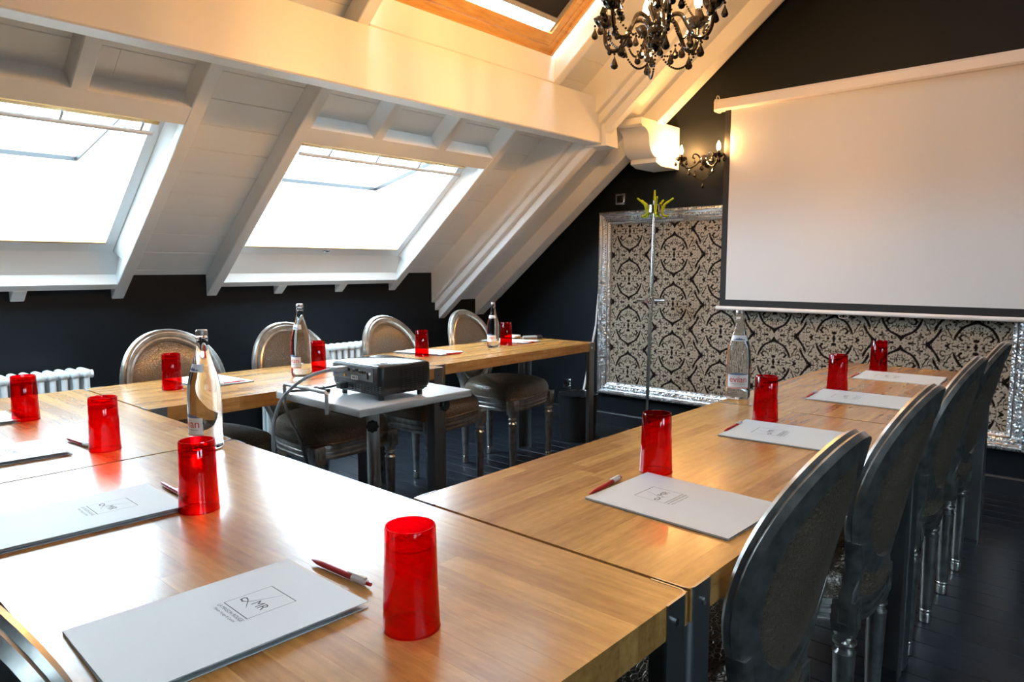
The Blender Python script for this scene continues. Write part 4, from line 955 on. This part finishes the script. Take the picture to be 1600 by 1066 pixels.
# ------------------------------------------------------------------ chandelier and wall lamp
def drop(c, h, par, name='crystal_drop', sub=8):
    b = B(); w_ = h * 0.30
    b.lathe([(0.0012, 0), (0.25 * w_, -0.18 * h), (0.75 * w_, -0.52 * h), (w_, -0.74 * h), (0.72 * w_, -0.92 * h), (0.0008, -h)], sub, c)
    b.ball(Vector(c) + Vector((0, 0, 0.006)), 0.005, 1)
    return b.obj(name, M['black_glass'], par, 0)
def strand(p, q, sag, par, n=None):
    p, q = Vector(p), Vector(q); d = (q - p).length; n = n or max(5, int((d + 1.2 * sag) / 0.0125)); b = B()
    for i in range(n + 1):
        t = i / n; c = p.lerp(q, t) - Vector((0, 0, 4 * sag * t * (1 - t))); b.ball(c, 0.0046, 1)
    o = b.obj('bead_strand', M['black_glass'], par, 0); o['kind'] = 'stuff'; return o
def arm_unit(par, ang, r_arm, h0, drops=True, s=1.0, dish_z=0.045):
    d = Vector((math.cos(ang), math.sin(ang), 0)); Q = lambda r_, z: d * (r_ * s) + Vector((0, 0, h0 + z * s))
    pts = bez([Q(0.02, 0.0), Q(0.05, 0.035), Q(0.085, 0.035), Q(0.110, -0.005), Q(0.135, -0.045), Q(0.170, -0.050), Q(r_arm - 0.004, -0.020), Q(r_arm, dish_z)], 6)
    a = B().tube(pts, 0.0075 * s, 10).obj('arm', M['black_glass'], par)
    tip = Q(r_arm, dish_z)
    b = B(); seg = 32; prof_ = [(0.006, -0.012), (0.022, -0.008), (0.036, 0.010), (0.040, 0.022), (0.034, 0.020), (0.018, 0.004), (0.006, 0.004)]
    b.lathe([(r_ * s, z * s) for r_, z in prof_], seg, tip, (-9, 9, 8, 0.0022 * s)); b.obj('drip_pan', M['black_glass'], a, 40)
    B().lathe([(0.010 * s, 0.0), (0.012 * s, 0.012 * s), (0.0095 * s, 0.016 * s), (0.0095 * s, 0.058 * s), (0.004 * s, 0.060 * s)], 14, tip).obj('candle_sleeve', M['black_glass'], a)
    B().lathe([(0.006 * s, 0.058 * s), (0.0125 * s, 0.075 * s), (0.0135 * s, 0.086 * s), (0.010 * s, 0.104 * s), (0.004 * s, 0.120 * s), (0.0005, 0.126 * s)], 12, tip).obj('bulb', M['bulb'], a)
    if drops:
        for k_ in range(4):
            aa = ang + k_ * math.pi / 2; drop(tip + Vector((math.cos(aa), math.sin(aa), 0)) * 0.039 * s + Vector((0, 0, -0.004 if k_ else -0.004)), 0.042 * s, a)
    return tip
def chandelier(loc_, label, zroof, lit=True):
    c = tag(empty('chandelier', loc_), label, 'chandelier')
    prof_ = [(0.004, -0.075), (0.012, -0.070), (0.030, -0.062), (0.034, -0.052), (0.022, -0.040), (0.012, -0.032), (0.014, -0.028), (0.030, -0.018), (0.033, -0.004), (0.030, 0.006), (0.034, 0.012), (0.022, 0.020), (0.013, 0.030), (0.018, 0.042), (0.031, 0.068), (0.034, 0.090), (0.028, 0.120), (0.016, 0.145), (0.012, 0.150), (0.036, 0.156), (0.040, 0.164), (0.024, 0.172), (0.012, 0.185), (0.016, 0.22), (0.022, 0.25), (0.010, 0.28), (0.012, 0.30), (0.034, 0.305), (0.030, 0.315), (0.006, 0.33)]
    B().lathe(prof_, 28, (0, 0, 0), (0.03, 0.15, 10, 0.0022)).obj('column', M['black_glass'], c, 45)
    tips = []
    for k_ in range(6):
        tips.append(arm_unit(c, R(12 + 60 * k_), 0.195, 0.0))
    for k_ in range(6):
        p, q = tips[k_], tips[(k_ + 1) % 6]
        strand(Vector((0, 0, 0.30)) + Vector((p.x, p.y, 0)).normalized() * 0.032, p + Vector((0, 0, 0.015)), 0.045, c)
        mid = (p + q) / 2 * 0.62; mid.z = 0.16
        m2 = (p * 0.8); m2.z = -0.055
        strand(p + Vector((0, 0, -0.015)), (q.x * 0.55, q.y * 0.55, -0.035), 0.055, c)
        if k_ % 2 == 0: strand(p + Vector((0, 0, -0.03)), (0, 0, -0.06), 0.12, c)
        drop(p * 0.80 + Vector((0, 0, -0.105)), 0.048, c); drop(p * 0.62 + Vector((0, 0, -0.065)), 0.045, c); drop(p * 0.9 + Vector((0, 0, -0.075)), 0.03, c)
        a = R(12 + 60 * k_ + 30); drop(Vector((math.cos(a) * 0.040, math.sin(a) * 0.040, 0.155)), 0.045, c)
        drop((q.x * 0.35, q.y * 0.35, -0.072), 0.04, c)
    H = zroof - loc_[2]
    b = B(); z = 0.33
    while z < H - 0.02:
        b.ball((0, 0, z), 0.006, 1, (0.7, 0.7, 1.6)); z += 0.018
    o = b.obj('chain', M['black'], c, 60); o['kind'] = 'stuff'
    B().lathe([(0.05, H), (0.05, H - 0.012), (0.03, H - 0.03), (0.006, H - 0.045)], 24).obj('ceiling_rose', M['black_glass'], c)
    return c
zr = lambda x: Z0 + (x - X0) * tT
chandelier((-1.33, 2.255, 2.03), 'black crystal chandelier with lit candle bulbs, hanging at the upper edge of view', zr(-1.34) + 0.12)
# sconce
wl = tag(empty('wall_lamp', (-2.215, YG, 1.90)), 'black two-armed crystal wall lamp with a lit bulb, between corbel and screen', 'wall lamp')
B().lathe([(0.0005, 0.0), (0.035, 0.0), (0.040, 0.006), (0.028, 0.016), (0.012, 0.028), (0.0005, 0.03)], 24).obj('back_plate', M['black_glass'], wl)
o = wl.children[0]; o.rotation_euler = (R(90), 0, 0); o.location = (0, 0, 0)
B().ball((0, -0.055, 0.005), 0.030, 2, (1, 0.9, 1.1)).cyl((0, 0, 0), (0, -0.05, 0), 0.012).obj('hub', M['black_glass'], wl)
wt = []
for s_ in (-1, 1):
    pts = bez([(s_ * 0.02, -0.06, 0.005), (s_ * 0.055, -0.085, -0.035), (s_ * 0.095, -0.105, -0.045), (s_ * 0.128, -0.12, -0.015), (s_ * 0.132, -0.12, 0.008)], 6)
    a = B().tube(pts, 0.0065, 10).obj('arm', M['black_glass'], wl); tip = Vector((s_ * 0.132, -0.12, 0.008)); wt.append(tip)
    pts = bez([(s_ * 0.02, -0.06, 0.01), (s_ * 0.04, -0.07, 0.04), (s_ * 0.065, -0.075, 0.045), (s_ * 0.072, -0.075, 0.025), (s_ * 0.058, -0.072, 0.018)], 6); B().tube(pts, 0.0055, 8).obj('scroll', M['black_glass'], a)
    B().lathe([(0.006, -0.010), (0.022, -0.006), (0.034, 0.008), (0.037, 0.018), (0.031, 0.016), (0.006, 0.004)], 32, tip, (-9, 9, 8, 0.002)).obj('drip_pan', M['black_glass'], a, 40)
    B().lathe([(0.009, 0), (0.011, 0.012), (0.0085, 0.016), (0.0085, 0.038), (0.004, 0.04)], 14, tip).obj('candle_sleeve', M['black_glass'], a)
    B().lathe([(0.006, 0.038), (0.0115, 0.052), (0.0125, 0.062), (0.009, 0.078), (0.0035, 0.092), (0.0005, 0.097)], 12, tip).obj('bulb', M['bulb'], a)
    for k_ in range(4):
        aa = k_ * math.pi / 2 + 0.3; drop(tip + Vector((math.cos(aa), math.sin(aa), 0)) * 0.036 + Vector((0, 0, 0.0)), 0.036, a)
    strand((s_ * 0.10, -0.105, -0.05), (0, -0.065, -0.135), 0.012, wl); drop((s_ * 0.085, -0.10, -0.06), 0.034, wl); drop((s_ * 0.05, -0.08, -0.075), 0.03, wl); drop((s_ * 0.06, -0.07, 0.015), 0.03, wl)
drop((0, -0.065, -0.145), 0.036, wl); drop((0, -0.085, -0.02), 0.05, wl)

# ------------------------------------------------------------------ coat stand, window pole, bin, switch, socket
cst = tag(empty('coat_stand', (-2.50, 4.23, 0)), 'slim metal coat stand with green spiked hooks at the top, before the panel', 'coat stand')
ln = 0.022
B().tube([(-0.012, 0, 0.03), (0.018, 0, 1.645)], 0.0125, 16).obj('pole', M['pole'], cst)
B().lathe([(0.15, 0), (0.15, 0.008), (0.03, 0.018), (0.015, 0.05)], 32, (-0.012, 0, 0.0)).obj('base', M['steel'], cst)
hub = B().lathe([(0.046, 1.560), (0.052, 1.565), (0.052, 1.612), (0.046, 1.617), (0.012, 1.622)], 28, (0.016, 0, 0)).obj('hub', M['chrome'], cst)
for k_ in range(5):
    a = R(20 + 72 * k_); d = Vector((math.cos(a), math.sin(a), 0)); c = Vector((0.016, 0, 1.59))
    B().tube(bez([c + d * 0.048 + Vector((0, 0, -0.035)), c + d * 0.058, c + d * 0.070 + Vector((0, 0, 0.028)), c + d * 0.098 + Vector((0, 0, 0.048)), c + d * 0.126 + Vector((0, 0, 0.068))], 4), [0.010] * 4 + [0.0105] * 4 + [0.0085] * 4 + [0.0065] * 4 + [0.005], 10).obj('coat_hook', M['green_hook'], cst)
    B().tube(bez([c + d * 0.050 + Vector((0, 0, -0.022)), c + d * 0.066 + Vector((0, 0, -0.046)), c + d * 0.094 + Vector((0, 0, -0.052))], 4), 0.008, 8).obj('lower_hook', M['green_hook'], cst)
B().tube([(0.016, 0, 1.62), (0.016, 0, 1.715)], [0.011, 0.0055], 10).obj('spike', M['green_hook'], cst)
r_ = B()
for k_ in range(4):
    a = R(10 + 90 * k_); d = Vector((math.cos(a), math.sin(a), 0)); c = Vector((0.006, 0, 0.975)); r_.cyl(c + d * 0.01, c + d * 0.10, 0.011, 0.015, 14)
r_.lathe([(0.022, 0.950), (0.026, 0.955), (0.026, 0.993), (0.022, 0.998)], 20, (0.006, 0, 0)).obj('middle_holder', M['chrome'], cst)
wp = tag(empty('window_pole', (-3.10, 4.36, 0)), 'thin white window-opening pole leaning beside the silver frame', 'pole')
B().tube([(-0.045, -0.08, 0.006), (0.030, 0.040, 0.75)], 0.0085, 10).obj('lower_tube', M['pen_white'], wp); B().tube([(0.030, 0.040, 0.75), (0.085, 0.062, 1.56)], 0.0065, 10).obj('upper_tube', M['pen_white'], wp)
B().tube([(0.085 + 0.016 * math.cos(t), 0.062, 1.576 + 0.016 * math.sin(t)) for t in [2 * math.pi * i / 14 for i in range(15)]], 0.0025, 6, cap=False).obj('hook', M['black'], wp)
wb = tag(empty('waste_bin', (-2.885, 3.93, 0)), 'black round waste bin on the floor at the far table leg', 'bin')
B().lathe([(0.118, 0.0), (0.122, 0.004), (0.138, 0.318), (0.134, 0.318), (0.118, 0.008), (0.0005, 0.008)], 40).obj('body', M['black'], wb); B().lathe([(0.136, 0.314), (0.142, 0.317), (0.142, 0.324), (0.136, 0.326), (0.132, 0.320)], 40).obj('rim', M['black_gloss'], wb)
sw_ = tag(empty('light_switch', (-2.895, YG, 1.695)), 'chrome square light switch above the corner of the silver frame', 'switch')
B().box((0, -0.005, 0), (0.082, 0.010, 0.082), bev=0.004).obj('plate', M['chrome'], sw_); B().box((0, -0.011, 0), (0.052, 0.004, 0.052), bev=0.0015).obj('rocker', M['black_gloss'], sw_)
so = tag(empty('power_socket', (-3.37, YG, 0.275)), 'chrome double power socket low on the dark wall behind the waste bin', 'socket')
B().box((0, -0.005, 0), (0.080, 0.010, 0.082), bev=0.004).obj('plate', M['chrome'], so); B().box((0.0, -0.0105, 0.0), (0.05, 0.003, 0.05), bev=0.001).obj('insert', M['black_gloss'], so)
B().cyl((0.028, -0.01, 0.022), (0.028, -0.030, 0.022), 0.010).cyl((0.028, -0.01, -0.024), (0.028, -0.030, -0.024), 0.010).obj('plug', M['chrome'], so)
